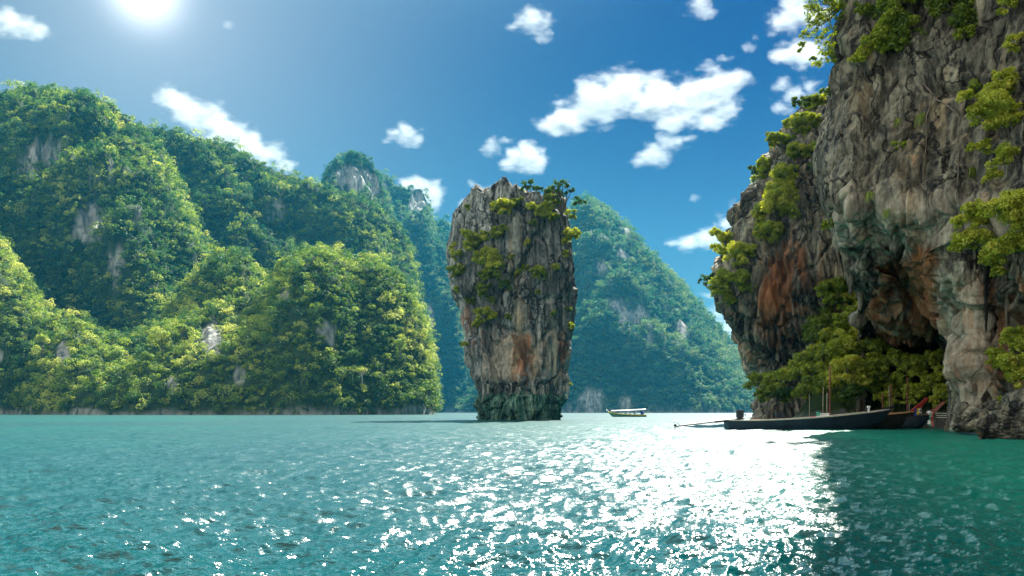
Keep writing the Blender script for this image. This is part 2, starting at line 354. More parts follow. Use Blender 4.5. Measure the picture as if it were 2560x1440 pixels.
# ------------------------------------------------------------------ hills and their forest
rng = np.random.default_rng(11)
def hill(label, sil, Ys, Yr, Yb, crown_r, leaf, per, flabel, fmat, power=1.8, relief=0.16, lean=0.0, patches=(), dens=1.0, step=6, tint=0.5, seed=0, rockn=0.62, sc=1.0):
    global rng
    rng = np.random.default_rng(100 + seed)
    sil = np.array(sil, float)
    px = np.arange(sil[0, 0], sil[-1, 0] + step, step); nu = len(px)
    py = np.interp(px, sil[:, 0], sil[:, 1]) + crown_r * 0.75 / Yr * FPX
    py = py - fbm(np.stack([px / 40 + seed, px * 0, px * 0], -1), 4) * 7
    u = (px - CX) / FPX; v = np.maximum((HY - py) / FPX, -0.0005)
    e = np.clip(np.minimum(px - px[0], px[-1] - px) / (0.25 * (px[-1] - px[0])), 0, 1)
    Ysu = Ys + (Yr - Ys) * 0.65 * (1 - np.sqrt(e)) + fbm(np.stack([u * Ys / 35 / sc, u * 0 + seed, u * 0], -1), 3) * 10 * sc
    ny = 80
    tt = np.concatenate([[-0.02, 0.0], np.linspace(0.004, 1, ny - 18) ** 1.15, 1 + np.linspace(0.06, 1, 16) * (Yb - Yr) / (Yr - Ys)])
    t = tt[None, :]
    Y = Ysu[:, None] + (Yr - Ysu[:, None]) * t
    X = u[:, None] * Y
    Zg = t * 0.5 * (Yr - Ys) + 0 * X
    q = np.stack([(X - lean * Zg) / 55.0 / sc, Y / 55.0 / sc + seed * 3.7, Zg * 0 + seed], -1)
    t2 = t + (fbm(q, 5) * 0.20 + 0.12 * fbm(q * 0.45, 3, ridged=True)) * sstep(0, 0.15, t) * sstep(1.25, 0.9, t)
    tb = tt[-1]
    P = np.where(t2 < 1, 1 - np.clip(1 - t2, 0, 1) ** power, 1 - 0.95 * (np.clip(t2 - 1, 0, 9) / (tb - 1)) ** 1.7)
    P = P * (1 + relief * fbm(q * 1.6 + 9, 5, ridged=True) * sstep(0.02, 0.2, t))
    P = np.where(t <= 0, -0.02, np.maximum(P, 0.0) + 0.035 * sstep(0, 0.01, t))
    mxv = (P / Y).max(1)
    Z = P * (v / mxv)[:, None] + CAMH * P
    Z[:, 0] = -1.5; Z[:, 1] = -0.2
    Z += (fbm(np.stack([X / 9, Y / 9, Z / 9], -1), 3) * 1.0) * sstep(0.02, 0.1, t) * (crown_r / 3.5)
    V = np.stack([X, np.broadcast_to(Y, X.shape), Z], -1)
    # bare rock: chosen faces and the shore wall
    ppx = CX + FPX * X / Y; ppy = HY - FPX * (Z - CAMH) / Y
    steep = fbm(np.stack([X / 38 / sc + seed, Y / 38 / sc, Z / 60 / sc], -1), 4)
    rock = sstep(rockn - 0.1, rockn, steep * 1.6) * 0.9
    rock = np.maximum(rock, sstep(3.0, 1.2, Z + 8.0 * steep) * 0.75)
    for (ax, ay, rx, ry) in patches:
        d = np.hypot((ppx - ax) / rx, (ppy - ay) / ry) + 0.45 * steep + 0.25 * gnoise(np.stack([X / 6 / sc, Y / 6 / sc, Z / 10 / sc], -1))
        rock = np.maximum(rock, sstep(1.05, 0.8, d))
    o = npmesh('hill', V.reshape(-1, 3), gridfaces(nu, len(tt)), M_HILL, smooth=True, vattr={'rock': rock})
    tag(o, label, 'hill', kind='structure')
    # crowns
    a, b, c, d = V[:-1, :-1], V[:-1, 1:], V[1:, 1:], V[1:, :-1]
    nrm_ = np.cross(c - a, b - d) * 0.5
    nrm_ *= np.sign(nrm_[..., 2:3] + 1e-9)
    area = np.linalg.norm(nrm_, axis=-1); cen = (a + b + c + d) / 4
    view = ((cen - np.array([0, 0, CAMH])) * nrm_).sum(-1) / (np.linalg.norm(cen, axis=-1) * area + 1e-9)
    rk = (rock[:-1, :-1] + rock[1:, 1:]) / 2
    tm = np.broadcast_to((tt[:-1] + tt[1:])[None] / 2, area.shape)
    w = area * (view < 0.25) * (tm < 1.1) * (cen[..., 2] > 1.1) * (rk < 0.45)
    n0 = int(w.sum() / (math.pi * crown_r ** 2) * 2.3 * dens)
    pick = rng.choice(w.size, n0, p=(w / w.sum()).ravel())
    f1, f2 = rng.random((2, n0, 1))
    A, B, Cc, D = (q_.reshape(-1, 3)[pick] for q_ in (a, b, c, d))
    pt = (A * (1 - f1) + B * f1) * (1 - f2) + (D * (1 - f1) + Cc * f1) * f2
    nn = nrm_.reshape(-1, 3)[pick]; nn /= np.linalg.norm(nn, axis=1)[:, None] + 1e-9
    rr = crown_r * np.exp(np.clip(rng.normal(size=n0) * 0.5, -0.9, 1.05))
    order = np.argsort(-rr); cell = crown_r * 1.6; occ = {}; keep = []
    for i in order:                                     # keep crowns from sitting inside one another
        k = tuple((pt[i] // cell).astype(int)); ok = True
        for dx in (-1, 0, 1):
            for dy in (-1, 0, 1):
                for dz in (-1, 0, 1):
                    for j in occ.get((k[0] + dx, k[1] + dy, k[2] + dz), ()):
                        if ((pt[i] - pt[j]) ** 2).sum() < (0.62 * (rr[i] + rr[j]) * 0.8) ** 2: ok = False; break
                    if not ok: break
                if not ok: break
            if not ok: break
        if ok: occ.setdefault(k, []).append(i); keep.append(i)
    keep = np.array(keep); pt, nn, rr = pt[keep], nn[keep], rr[keep]
    C = pt + nn * rr[:, None] * 0.35 + np.array([0, 0, 1]) * rr[:, None] * 0.35
    t0 = np.clip(tint + 0.6 * fbm(pt / 45.0 / sc, 3) + rng.normal(size=len(pt)) * 0.19, 0.02, 0.98)
    Vl, Fl, T = crowns(C, rr, per * np.clip((rr / crown_r) ** 2, 0.3, 3), leaf, rng, flat=0.8, tint0=t0)
    fo = npmesh('forest', Vl, Fl, fmat, fattr={'tint': T})
    tag(fo, flabel, 'forest', kind='stuff')
    return o, V
HILLS = {}
HILLS['A'] = hill('tall steep forested hill on the left with a rounded summit', [(-320, 360), (-150, 270), (0, 228), (60, 212), (100, 214), (150, 222), (220, 232), (270, 252), (310, 285), (350, 315), (368, 330), (400, 372), (430, 430), (470, 510), (520, 600), (560, 720), (620, 800), (700, 900), (760, 1000), (800, 1036)],
     470, 730, 810, 2.45, 1.05, 72, 'dense jungle covering the tall left hill', M_FOREST, lean=0.55, patches=[(225, 555, 42, 50), (115, 385, 55, 30), (75, 420, 30, 24), (250, 430, 44, 16), (290, 660, 24, 34)], rockn=0.8, seed=1, tint=0.45)
HILLS['B'] = hill('long forested ridge behind the tall left hill', [(300, 420), (365, 318), (400, 318), (440, 325), (490, 345), (520, 350), (545, 352), (590, 368), (640, 400), (690, 425), (740, 440), (790, 455), (830, 470), (850, 485), (900, 500), (950, 525), (1000, 570), (1030, 650), (1050, 760), (1070, 880), (1090, 1036)],
     620, 830, 880, 2.6, 1.15, 64, 'dense jungle covering the long ridge', M_FOREST, lean=0.4, rockn=0.76, seed=2, tint=0.43, patches=[(690, 520, 25, 20), (985, 730, 14, 50)])
HILLS['D'] = hill('blue hazy rock dome rising above the long ridge', [(730, 1036), (770, 520), (810, 450), (822, 420), (845, 392), (880, 378), (912, 386), (932, 408), (948, 445), (962, 490), (985, 560), (1010, 700), (1040, 1036)],
     984, 1128, 1166, 2.3, 1.35, 50, 'trees growing on the hazy rock dome', M_FAR, power=2.6, sc=1.2, seed=3, patches=[(880, 450, 55, 32), (935, 470, 16, 30)], step=4)
HILLS['E'] = hill('hazy forested crag between the long ridge and the sea stack', [(880, 800), (910, 500), (940, 432), (965, 432), (990, 462), (1025, 470), (1055, 468), (1068, 505), (1085, 560), (1110, 590), (1135, 640), (1150, 720), (1165, 820), (1185, 920), (1200, 980), (1225, 1036)],
     1258, 1530, 1598, 3.7, 2.0, 50, 'trees growing on the hazy crag left of the sea stack', M_FAR, power=2.2, lean=0.3, sc=1.7, seed=4, patches=[(1040, 510, 22, 30), (1075, 800, 12, 60)], step=4)
HILLS['F'] = hill('farthest pale hill seen beside the top of the sea stack', [(1020, 1036), (1050, 600), (1080, 555), (1110, 548), (1140, 565), (1180, 600), (1230, 720), (1280, 1036)],
     1600, 1720, 1760, 5.5, 3.0, 50, 'trees on the farthest pale hill', M_FAR, sc=1.7, seed=5, step=5)
HILLS['I'] = hill('blue hazy cone shaped hill right of the sea stack', [(1130, 1036), (1200, 930), (1260, 800), (1320, 680), (1380, 580), (1420, 525), (1450, 498), (1475, 494), (1505, 508), (1550, 548), (1600, 598), (1650, 655), (1700, 705), (1740, 755), (1780, 800), (1830, 855), (1870, 905), (1900, 950), (1960, 1036)],
     1003, 1445, 1530, 3.6, 1.85, 55, 'dense jungle covering the hazy cone shaped hill', M_FAR, lean=0.5, power=1.6, sc=1.7, seed=6, tint=0.5,
     patches=[(1580, 790, 40, 26), (1705, 830, 15, 30), (1625, 850, 12, 14), (1540, 765, 30, 20), (1505, 670, 22, 14), (1480, 1002, 40, 34), (1560, 1005, 16, 20)])
HILLS['H'] = hill('narrow forested spur behind the front hill', [(370, 900), (420, 775), (450, 742), (480, 700), (515, 662), (545, 618), (575, 645), (605, 630), (640, 690), (680, 725), (730, 820), (800, 1036)],
     385, 470, 500, 1.9, 0.75, 85, 'jungle covering the narrow spur behind the front hill', M_FOREST, seed=7, tint=0.56, step=5)
HILLS['N'] = hill('forested slope at the far left edge of the bay', [(-320, 360), (-100, 500), (0, 600), (40, 660), (70, 715), (110, 755), (150, 800), (190, 875), (240, 1036)],
     372, 470, 510, 2.0, 0.75, 85, 'jungle on the slope at the far left edge', M_FOREST, seed=8, tint=0.5, step=5)
HILLS['G'] = hill('lower front hill standing at the water with several rounded humps', [(20, 1036), (30, 985), (50, 940), (46, 900), (72, 832), (110, 797), (150, 787), (190, 792), (220, 822), (260, 850), (300, 842), (340, 847), (370, 822), (420, 812), (460, 802), (490, 792), (520, 762), (580, 757), (630, 747), (662, 735), (690, 700), (695, 672), (712, 642), (760, 626), (800, 620), (850, 640), (880, 656), (910, 641), (930, 645), (960, 660), (1000, 700), (1030, 740), (1052, 790), (1072, 870), (1078, 950), (1082, 1036)],
     322, 420, 450, 1.75, 0.64, 105, 'dense jungle covering the lower front hill', M_FOREST, power=1.7, relief=0.22, lean=0.3, seed=9, tint=0.57, step=4, rockn=0.72,
     patches=[(530, 850, 26, 45), (600, 940, 16, 26), (430, 960, 12, 20), (160, 890, 18, 30)])

# ------------------------------------------------------------------ rock built as lofted nets
def catmull(Pn, n, axis):
    Pn = np.moveaxis(Pn, axis, 0); m = len(Pn)
    s = np.linspace(0, m - 1, n); i = np.minimum(s.astype(int), m - 2); f = (s - i)[(...,) + (None,) * (Pn.ndim - 1)]
    g = lambda k: Pn[np.clip(i + k, 0, m - 1)]
    p0, p1, p2, p3 = g(-1), g(0), g(1), g(2)
    out = 0.5 * (2 * p1 + (p2 - p0) * f + (2 * p0 - 5 * p1 + 4 * p2 - p3) * f ** 2 + (3 * p1 - p0 - 3 * p2 + p3) * f ** 3)
    return np.moveaxis(out, 0, axis)
def gridnormals(V):
    du = np.gradient(V, axis=0); dv = np.gradient(V, axis=1)
    n = np.cross(du, dv); return n / (np.linalg.norm(n, axis=-1)[..., None] + 1e-9)
def rockdisp(V, Nn, s, amp, seed):
    """cliff relief: bulges, blocks split by cracks, vertical flutes, fine roughness"""
    q = V / s + seed * 5.3
    warp = np.stack([fbm(q * 0.6 + 3, 3), fbm(q * 0.6 + 11, 3), fbm(q * 0.6 + 23, 3) * 0.5], -1)
    d = fbm(q * 0.28, 3) * 1.3
    f1, f2, cid, off = worley((q + warp * 0.7) * np.array([0.55, 0.55, 0.24]))
    d = d + (_T[cid] - 0.5) * 0.95 + off[..., 0] * (_T[(cid + 99) & 65535] - 0.5) * 0.9 - 0.9 * sstep(0.13, 0.0, f2 - f1)
    f1, f2, cid, off = worley((q + warp * 0.5) * np.array([1.5, 1.5, 0.5]))
    d = d + (_T[cid] - 0.5) * 0.42 - 0.42 * sstep(0.14, 0.0, f2 - f1)
    fl = fbm((q + warp * 0.25) * np.array([2.6, 2.6, 0.22]), 4, ridged=True)
    d = d + 0.5 * fl
    d = d + 0.34 * fbm(q * np.array([5, 5, 2.2]), 4)
    return V + Nn * (d * amp)[..., None]

# --- the overhanging cliff in front, on the right
UP = [-2600, -900, -60, 120, 280, 400, 500]
EDGE = [2150, 2120, 2104, 2088, 2078, 2056, 2058]
def colL(px_up, Yup, low):
    return [(p, y, Yup + dy) for p, y, dy in zip(px_up, UP, (5, 3.6, 2.4, 1.4, 0.4, -0.9, -1.6))] + low
NET = [
    colL([2330] * 7, 92, [(2330, 580, 92), (2330, 640, 92), (2330, 700, 92), (2330, 790, 92), (2330, 900, 92), (2330, 1000, 92), (2330, 1080, 92)]),
    colL([2215] * 7, 70, [(2215, 580, 70), (2215, 640, 70), (2215, 700, 70), (2215, 790, 72), (2215, 880, 72), (2215, 960, 72), (2215, 1080, 72)]),
    colL([e + 14 for e in EDGE], 55, [(2092, 570, 55), (2125, 625, 55.5), (2142, 700, 57), (2160, 760, 60), (2165, 870, 64), (2165, 960, 64), (2165, 1080, 64)]),
    colL(EDGE, 50.5, [(2080, 560, 50.5), (2108, 620, 51.5), (2116, 690, 53), (2142, 738, 57), (2150, 860, 63), (2150, 960, 63), (2150, 1080, 63)]),
    colL([e + 45 for e in EDGE], 48, [(2130, 575, 48), (2160, 640, 48.6), (2172, 700, 50), (2190, 742, 55), (2195, 840, 70), (2195, 940, 70), (2195, 1080, 63)]),
    colL([2225, 2215, 2205, 2195, 2185, 2180, 2182], 46.8, [(2195, 560, 46.5), (2215, 620, 49.5), (2225, 700, 53), (2235, 785, 56), (2240, 850, 76), (2240, 930, 76), (2235, 1080, 62)]),
    colL([2280, 2275, 2270, 2262, 2258, 2255, 2258], 45.6, [(2270, 555, 45.0), (2280, 615, 48.5), (2290, 700, 52.5), (2296, 795, 55.5), (2295, 860, 76), (2292, 950, 76), (2290, 1080, 61)]),
    colL([2350, 2345, 2340, 2335, 2332, 2330, 2330], 44.4, [(2340, 590, 43.8), (2352, 650, 46), (2356, 720, 50), (2362, 795, 53), (2352, 870, 70), (2352, 960, 70), (2352, 1080, 58)]),
    colL([2400, 2398, 2396, 2392, 2390, 2390, 2390], 43.2, [(2396, 600, 42.6), (2398, 680, 43), (2398, 760, 46), (2396, 840, 48), (2392, 920, 48), (2390, 990, 47), (2385, 1080, 46)]),
    colL([2440, 2440, 2440, 2438, 2436, 2436, 2436], 42.2, [(2438, 600, 41.6), (2438, 680, 41.8), (2436, 760, 42.5), (2434, 840, 43), (2434, 920, 43), (2434, 1000, 42.5), (2430, 1080, 41.5)]),
    colL([2490, 2490, 2490, 2488, 2488, 2488, 2488], 40.8, [(2490, 600, 40.2), (2490, 680, 41.2), (2490, 760, 44.5), (2490, 840, 45), (2488, 920, 44), (2486, 1000, 42.5), (2484, 1080, 41)]),
    colL([2550, 2550, 2548, 2548, 2548, 2548, 2548], 38.6, [(2550, 600, 38.0), (2550, 680, 38.6), (2550, 760, 40.5), (2548, 840, 41), (2546, 920, 40.2), (2544, 1000, 39), (2540, 1080, 38)]),
    colL([2660] * 7, 35.5, [(2660, 600, 35.0), (2660, 680, 35.2), (2660, 760, 36.5), (2660, 840, 37), (2660, 920, 36.5), (2660, 1000, 35.5), (2660, 1090, 34.5)]),
    colL([2900] * 7, 29.5, [(2900, 600, 29.2), (2900, 680, 29.5), (2900, 760, 30), (2900, 840, 30), (2900, 920, 29.8), (2900, 1000, 29.5), (2900, 1120, 29)]),
    colL([3500] * 7, 27.0, [(3500, 600, 26.8), (3500, 680, 27), (3500, 760, 27.2), (3500, 840, 27.2), (3500, 920, 27), (3500, 1000, 26.8), (3500, 1125, 26.5)]),
    colL([5200] * 7, 25.0, [(5200, 600, 25), (5200, 680, 25), (5200, 760, 25), (5200, 840, 25), (5200, 920, 25), (5200, 1000, 25), (5200, 1135, 24.5)]),
]
NW = np.array([[wpt(*p) for p in c] for c in NET])
VL = catmull(catmull(NW, 640, 0), 620, 1)
NL = gridnormals(VL)
flip = np.sign((NL * (np.array([8.0, 20, 10]) - VL)).sum(-1).mean())
NL = NL * flip
pp = CX + FPX * VL[..., 0] / VL[..., 1]; pq = HY - FPX * (VL[..., 2] - CAMH) / VL[..., 1]
VLd = rockdisp(VL, NL, 2.6, 0.52, 1)
# fins and grooves slanting down the underside of the overhang
und = sstep(560, 620, pq) * sstep(870, 800, pq) * sstep(2170, 2200, pp) * sstep(2405, 2385, pp)
gro = fbm(np.stack([(pq - 0.84 * pp) / 24.0, (pp + pq) / 300.0, pp * 0], -1), 4, ridged=True)
VLd = VLd + NL * (und * np.clip(gro, -0.8, 0.5) * 2.3)[..., None]
# broad tongues of dripstone on the lip
lip = sstep(430, 520, pq) * sstep(640, 590, pq) * sstep(2060, 2120, pp)
VLd = VLd + NL * (lip * 0.9 * fbm(np.stack([(pp - 0.35 * pq) / 55.0, pq / 300.0, pp * 0 + 5], -1), 3, ridged=True))[..., None]
# column hollows at the right
ch = sstep(640, 720, pq) * sstep(1010, 960, pq) * sstep(2390, 2400, pp)
VLd = VLd + NL * (ch * 1.1 * fbm(np.stack([pp / 34.0 + 2, pq / 300.0, pp * 0 + 8], -1), 3, ridged=True))[..., None]
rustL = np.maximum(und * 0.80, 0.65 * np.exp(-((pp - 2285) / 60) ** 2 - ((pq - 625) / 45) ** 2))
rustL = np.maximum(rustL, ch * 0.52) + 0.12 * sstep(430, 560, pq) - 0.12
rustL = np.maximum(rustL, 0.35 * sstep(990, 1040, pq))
paleL = 0.40 * lip * (1 - und) + 0.34 * sstep(2385, 2400, pp) * sstep(2470, 2450, pp) * sstep(640, 700, pq) + 0.12 * und * sstep(640, 760, pq) + 0.16 * sstep(430,520,pq) + 0.1 * sstep(250, 420, pq)  # pale stone; lower wall painted paler in place of light bounced off water
zL = VLd[..., 2]
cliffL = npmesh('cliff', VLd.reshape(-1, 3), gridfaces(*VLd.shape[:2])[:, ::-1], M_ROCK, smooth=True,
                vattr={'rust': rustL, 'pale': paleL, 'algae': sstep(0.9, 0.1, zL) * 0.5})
tag(cliffL, 'huge grey overhanging limestone cliff at the right edge with a dark cave below', 'cliff', kind='structure')

# --- the cliff behind it, above the moored boats
PYK = [120, 150, 190, 235, 280, 330, 400, 460, 500, 560, 600, 650, 700, 750, 800, 850, 880, 930, 960, 1000, 1040, 1075]
EK = [2180, 2120, 2085, 2062, 1992, 1942, 1908, 1884, 1858, 1824, 1812, 1798, 1790, 1794, 1817, 1840, 1852, 1880, 1895, 1894, 1890, 1888]
YO = [34, 18, 8, 4, 2.5, 1.5, 1, 0.6, 0.3, 0, -0.3, -0.5, -0.6, -0.3, 0.6, 1.8, 2.6, 3.6, 4.2, 4.5, 4.2, 4.0]
NETK = []
for a, Yc, k in ((0.9, 130, 1), (0.45, 104, 1), (0.04, 84, 1), (0.0, 79, 1), (0.10, 75.5, 1), (0.28, 73.5, 1.2), (0.5, 72, 1.4), (0.75, 71, 1.5), (1.0, 70.5, 1.5), (1.35, 71, 1.4), (1.8, 74, 1)):
    NETK.append([wpt(e + 16 + (2160 - e) * a, y, Yc + yo * k) for e, y, yo in zip(EK, PYK, YO)])
VK = catmull(catmull(np.array(NETK), 360, 0), 560, 1)
NK = gridnormals(VK); NK *= np.sign((NK * (np.array([10.0, 20, 10]) - VK)).sum(-1).mean())
kx = CX + FPX * VK[..., 0] / VK[..., 1]; ky = HY - FPX * (VK[..., 2] - CAMH) / VK[..., 1]
VKd = rockdisp(VK, NK, 3.2, 0.75, 2)
fluteK = sstep(560, 660, ky) * fbm(np.stack([(kx - 0.22 * ky) / 17.0, ky / 260.0, kx * 0], -1), 4, ridged=True)
VKd = VKd + NK * (0.8 * fluteK)[..., None]
jag = sstep(640, 560, ky) * fbm(VK / np.array([1.6, 1.6, 2.6]), 4, ridged=True)
VKd = VKd + NK * (0.5 * jag)[..., None]
rustK = 0.62 * np.exp(-((kx - 1955) / 42) ** 2 - ((ky - 690) / 110) ** 2) + 0.5 * np.exp(-((kx - 1935) / 30) ** 2 - ((ky - 760) / 60) ** 2) + 0.45 * np.exp(-((kx - 2010) / 22) ** 2 - ((ky - 640) / 70) ** 2) + 0.35 * np.exp(-((kx - 1870) / 30) ** 2 - ((ky - 900) / 60) ** 2) + 0.2 * sstep(580, 700, ky)
paleK = 0.42 * sstep(780, 900, ky) * sstep(1960, 1880, kx) + 0.22 * sstep(600, 680, ky)
cliffK = npmesh('cliff', VKd.reshape(-1, 3), gridfaces(*VKd.shape[:2])[:, ::-1], M_ROCK, smooth=True,
                vattr={'rust': rustK, 'pale': paleK, 'algae': sstep(1.2, 0.2, VKd[..., 2]) * 0.4})
tag(cliffK, 'leaning rust streaked cliff with green shrubs standing behind the moored boats', 'cliff', kind='structure')

# --- the sea stack
DS = 120.0
OUT = [  # photo row, left edge, right edge
    (498, 1172, 1414), (510, 1162, 1418), (524, 1156, 1420), (556, 1148, 1422), (587, 1143, 1427), (640, 1134, 1434), (689, 1133, 1440), (729, 1138, 1443), (752, 1143, 1443), (769, 1156, 1440),
    (804, 1162, 1438), (840, 1172, 1435), (867, 1176, 1430), (907, 1182, 1424), (942, 1190, 1420), (962, 1199, 1418), (980, 1204, 1412), (1000, 1206, 1402), (1022, 1209, 1394), (1049, 1215, 1386), (1075, 1215, 1386)]
OUT = np.array(OUT, float)
nt, nz = 520, 600
pyr = np.interp(np.linspace(0, 1, nz), np.linspace(0, 1, 60), np.interp(np.linspace(0, 1, 60), [0, 1], [498, 1075]))
Lx = np.interp(pyr, OUT[:, 0], OUT[:, 1]); Rx = np.interp(pyr, OUT[:, 0], OUT[:, 2])
th = np.linspace(0, 2 * math.pi, nt, endpoint=False)
ce, se = np.cos(th), np.sin(th)
sx = np.sign(ce) * np.abs(ce) ** 0.72; sy = np.sign(se) * np.abs(se) ** 0.72
cxs = ((Lx + Rx) / 2 - CX) / FPX * DS; rxs = (Rx - Lx) / 2 / FPX * DS * 0.985; zs = CAMH + (HY - pyr) / FPX * DS
VS = np.stack([cxs[:, None] + rxs[:, None] * sx[None], DS + rxs[:, None] * 0.82 * sy[None], np.repeat(zs[:, None], nt, 1)], -1)
# cap rows closing over the top
capn = 60
s = np.linspace(0.985, 0.0, capn)[:, None, None]
top = VS[0:1]; cc = np.array([cxs[0], DS, zs[0]])
cap = cc + (top - cc) * s
cap[..., 2] = zs[0] + 0.5 * (1 - s[..., 0] ** 2)
VS = np.concatenate([cap[::-1], VS], 0)
NS = np.concatenate([np.broadcast_to(np.array([0, 0, 1.0]), (capn, nt, 3)), np.broadcast_to(np.stack([sx, sy, sx * 0], -1)[None], (nz, nt, 3))], 0).copy()
NS /= np.linalg.norm(NS, axis=-1)[..., None]
bl = np.clip((np.arange(len(VS)) - capn) / 25.0, 0, 1)[:, None, None]
VSd0 = rockdisp(VS, NS, 4.2, 0.95, 3)
VSd = VS + (VSd0 - VS) * np.where(NS[..., 2:3] > 0.9, 0.0, 0.45 + 0.55 * bl)
# jagged top: blades and pinnacles
q = VS / np.array([1.5, 1.5, 1]); q[..., 2] = 0
f1, f2, cid, off = worley(q * 0.75)
jagz = (_T[cid] * 1.7 - 0.9 - 1.2 * f1 + 0.5 * fbm(q * 2, 3))
wtop = np.clip((zs[0] - VS[..., 2]) / 2.6, 0, 1); wtop = 1 - wtop * wtop * (3 - 2 * wtop)
VSd[..., 2] += wtop * jagz
for ax, hh, w_ in ((1251, 2.2, 0.8), (1266, 1.2, 0.6), (1290, 1.5, 0.35), (1196, 1.0, 0.4), (1186, 0.5, 0.4), (1234, 0.5, 0.8), (1166, 0.4, 0.5)):
    xx = (ax - CX) / FPX * DS
    VSd[..., 2] += wtop * hh * np.exp(-np.abs((VS[..., 0] - xx) / w_) ** 1.3 - ((VS[..., 1] - DS + 5.0) / 3.2) ** 2)
sxp = CX + FPX * VS[..., 0] / VS[..., 1]; syp = HY - FPX * (VS[..., 2] - CAMH) / VS[..., 1]
# undercut notch above the water and flutes below it
notch = np.exp(-((syp - 985) / 16) ** 2)
VSd = VSd - NS * (notch * (0.55 + 0.9 * np.clip(fbm(np.stack([th[None] * 9 + VS[..., 2] * 0, VS[..., 2] * 0.15, VS[..., 2] * 0], -1), 3), -0.4, 1)))[..., None]
low = sstep(975, 1000, syp)
VSd = VSd + NS * (low * 0.8 * fbm(np.stack([sxp / 9.0, syp / 45.0, VS[..., 1] / 3], -1), 4, ridged=True))[..., None]
# big slab hollows on the face
wob = 14 * fbm(np.stack([sxp / 22, syp / 30, sxp * 0 + 4], -1), 4)
hol = np.exp(-((sxp - 1308 + wob) / 24) ** 4 - ((syp - 880 + wob) / 52) ** 4)
hol2 = np.exp(-((sxp - 1255 - wob) / 30) ** 4 - ((syp - 905 + 2 * wob) / 60) ** 4)
VSd = VSd - NS * (hol * 1.1 + hol2 * 0.6)[..., None]
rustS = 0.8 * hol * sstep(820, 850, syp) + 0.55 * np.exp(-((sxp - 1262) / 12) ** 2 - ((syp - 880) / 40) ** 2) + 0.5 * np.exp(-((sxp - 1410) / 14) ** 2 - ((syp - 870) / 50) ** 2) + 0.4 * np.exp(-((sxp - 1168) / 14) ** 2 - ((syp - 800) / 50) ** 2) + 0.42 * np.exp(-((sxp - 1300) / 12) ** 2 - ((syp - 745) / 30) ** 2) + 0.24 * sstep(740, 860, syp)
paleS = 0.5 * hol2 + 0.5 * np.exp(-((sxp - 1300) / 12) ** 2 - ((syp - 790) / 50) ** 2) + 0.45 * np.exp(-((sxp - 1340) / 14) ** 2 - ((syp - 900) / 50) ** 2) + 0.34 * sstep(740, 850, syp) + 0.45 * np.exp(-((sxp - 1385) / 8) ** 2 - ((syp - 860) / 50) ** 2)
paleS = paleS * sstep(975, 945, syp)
algS = sstep(955, 1000, syp + 22 * fbm(np.stack([sxp / 16, syp / 40, sxp * 0], -1), 4)) * 0.8
stack = empty('sea_stack', (0, DS, 0), 'tall top heavy limestone sea stack standing alone in the bay', 'sea stack')
VSw = VSd - np.array([0, DS, 0])
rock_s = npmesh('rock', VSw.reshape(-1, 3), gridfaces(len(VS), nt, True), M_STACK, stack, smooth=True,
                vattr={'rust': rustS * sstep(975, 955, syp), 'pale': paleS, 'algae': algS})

# ------------------------------------------------------------------ water
def watermat():
    m, t, o = newmat('sea_water'); L = t.links.new
    b = N(t, 'ShaderNodeBsdfPrincipled')
    ra = N(t, 'ShaderNodeAttribute', attribute_name='chop'); L(ra.outputs['Fac'], b.inputs['Roughness'])
    b.inputs['IOR'].default_value = 1.333; b.inputs['Roughness'].default_value = 0.15
    b.inputs['Specular IOR Level'].default_value = 0.5
    g = N(t, 'ShaderNodeNewGeometry')
    def noise(s, det, sc=(1, 1, 1), rough=0.5):
        mp = N(t, 'ShaderNodeMapping'); mp.inputs['Scale'].default_value = sc; L(g.outputs['Position'], mp.inputs['Vector'])
        n = N(t, 'ShaderNodeTexNoise'); n.inputs['Scale'].default_value = s; n.inputs['Detail'].default_value = det; n.inputs['Roughness'].default_value = rough
        L(mp.outputs[0], n.inputs['Vector']); return n.outputs[0]
    L(ramp(t, noise(0.02, 3), [(0.35, (0.0003, 0.040, 0.050)), (0.65, (0.0005, 0.066, 0.062))]), b.inputs['Base Color'])
    sa = N(t, 'ShaderNodeAttribute', attribute_name='shade_lift')
    sm = N(t, 'ShaderNodeMix', data_type='RGBA'); L(sa.outputs['Fac'], sm.inputs['Factor']); sm.inputs[7].default_value = (0.003, 0.135, 0.096, 1)  # lighter green colour where the cliff shades the water
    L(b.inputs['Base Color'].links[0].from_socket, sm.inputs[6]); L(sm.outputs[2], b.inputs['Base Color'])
    bp = N(t, 'ShaderNodeBump'); bp.inputs['Strength'].default_value = WBUMP; bp.inputs['Distance'].default_value = 0.10
    L(noise(3.0, 5, (0.6, 1.15, 1), 0.6), bp.inputs['Height'])
    L(bp.outputs[0], b.inputs['Normal'])
    L(b.outputs[0], o.inputs[0]); return m
WBUMP = 0.8
M_WATER = watermat()
nyw, nxw = 1500, 1100
Yw = 2.4 * (1810 / 2.4) ** np.linspace(0, 1, nyw)
uw = np.concatenate([np.linspace(-1.7, -0.73, 50), np.linspace(-0.72, 0.72, nxw - 100), np.linspace(0.73, 1.7, 50)])
Yg = np.repeat(Yw[:, None], nxw, 1); Xg = Yg * uw[None]
dy = Yg * (math.log(1810 / 2.4) / nyw)
Zw = np.zeros_like(Yg); chop = np.full_like(Yg, 0.0005)
_r = np.random.default_rng(5)
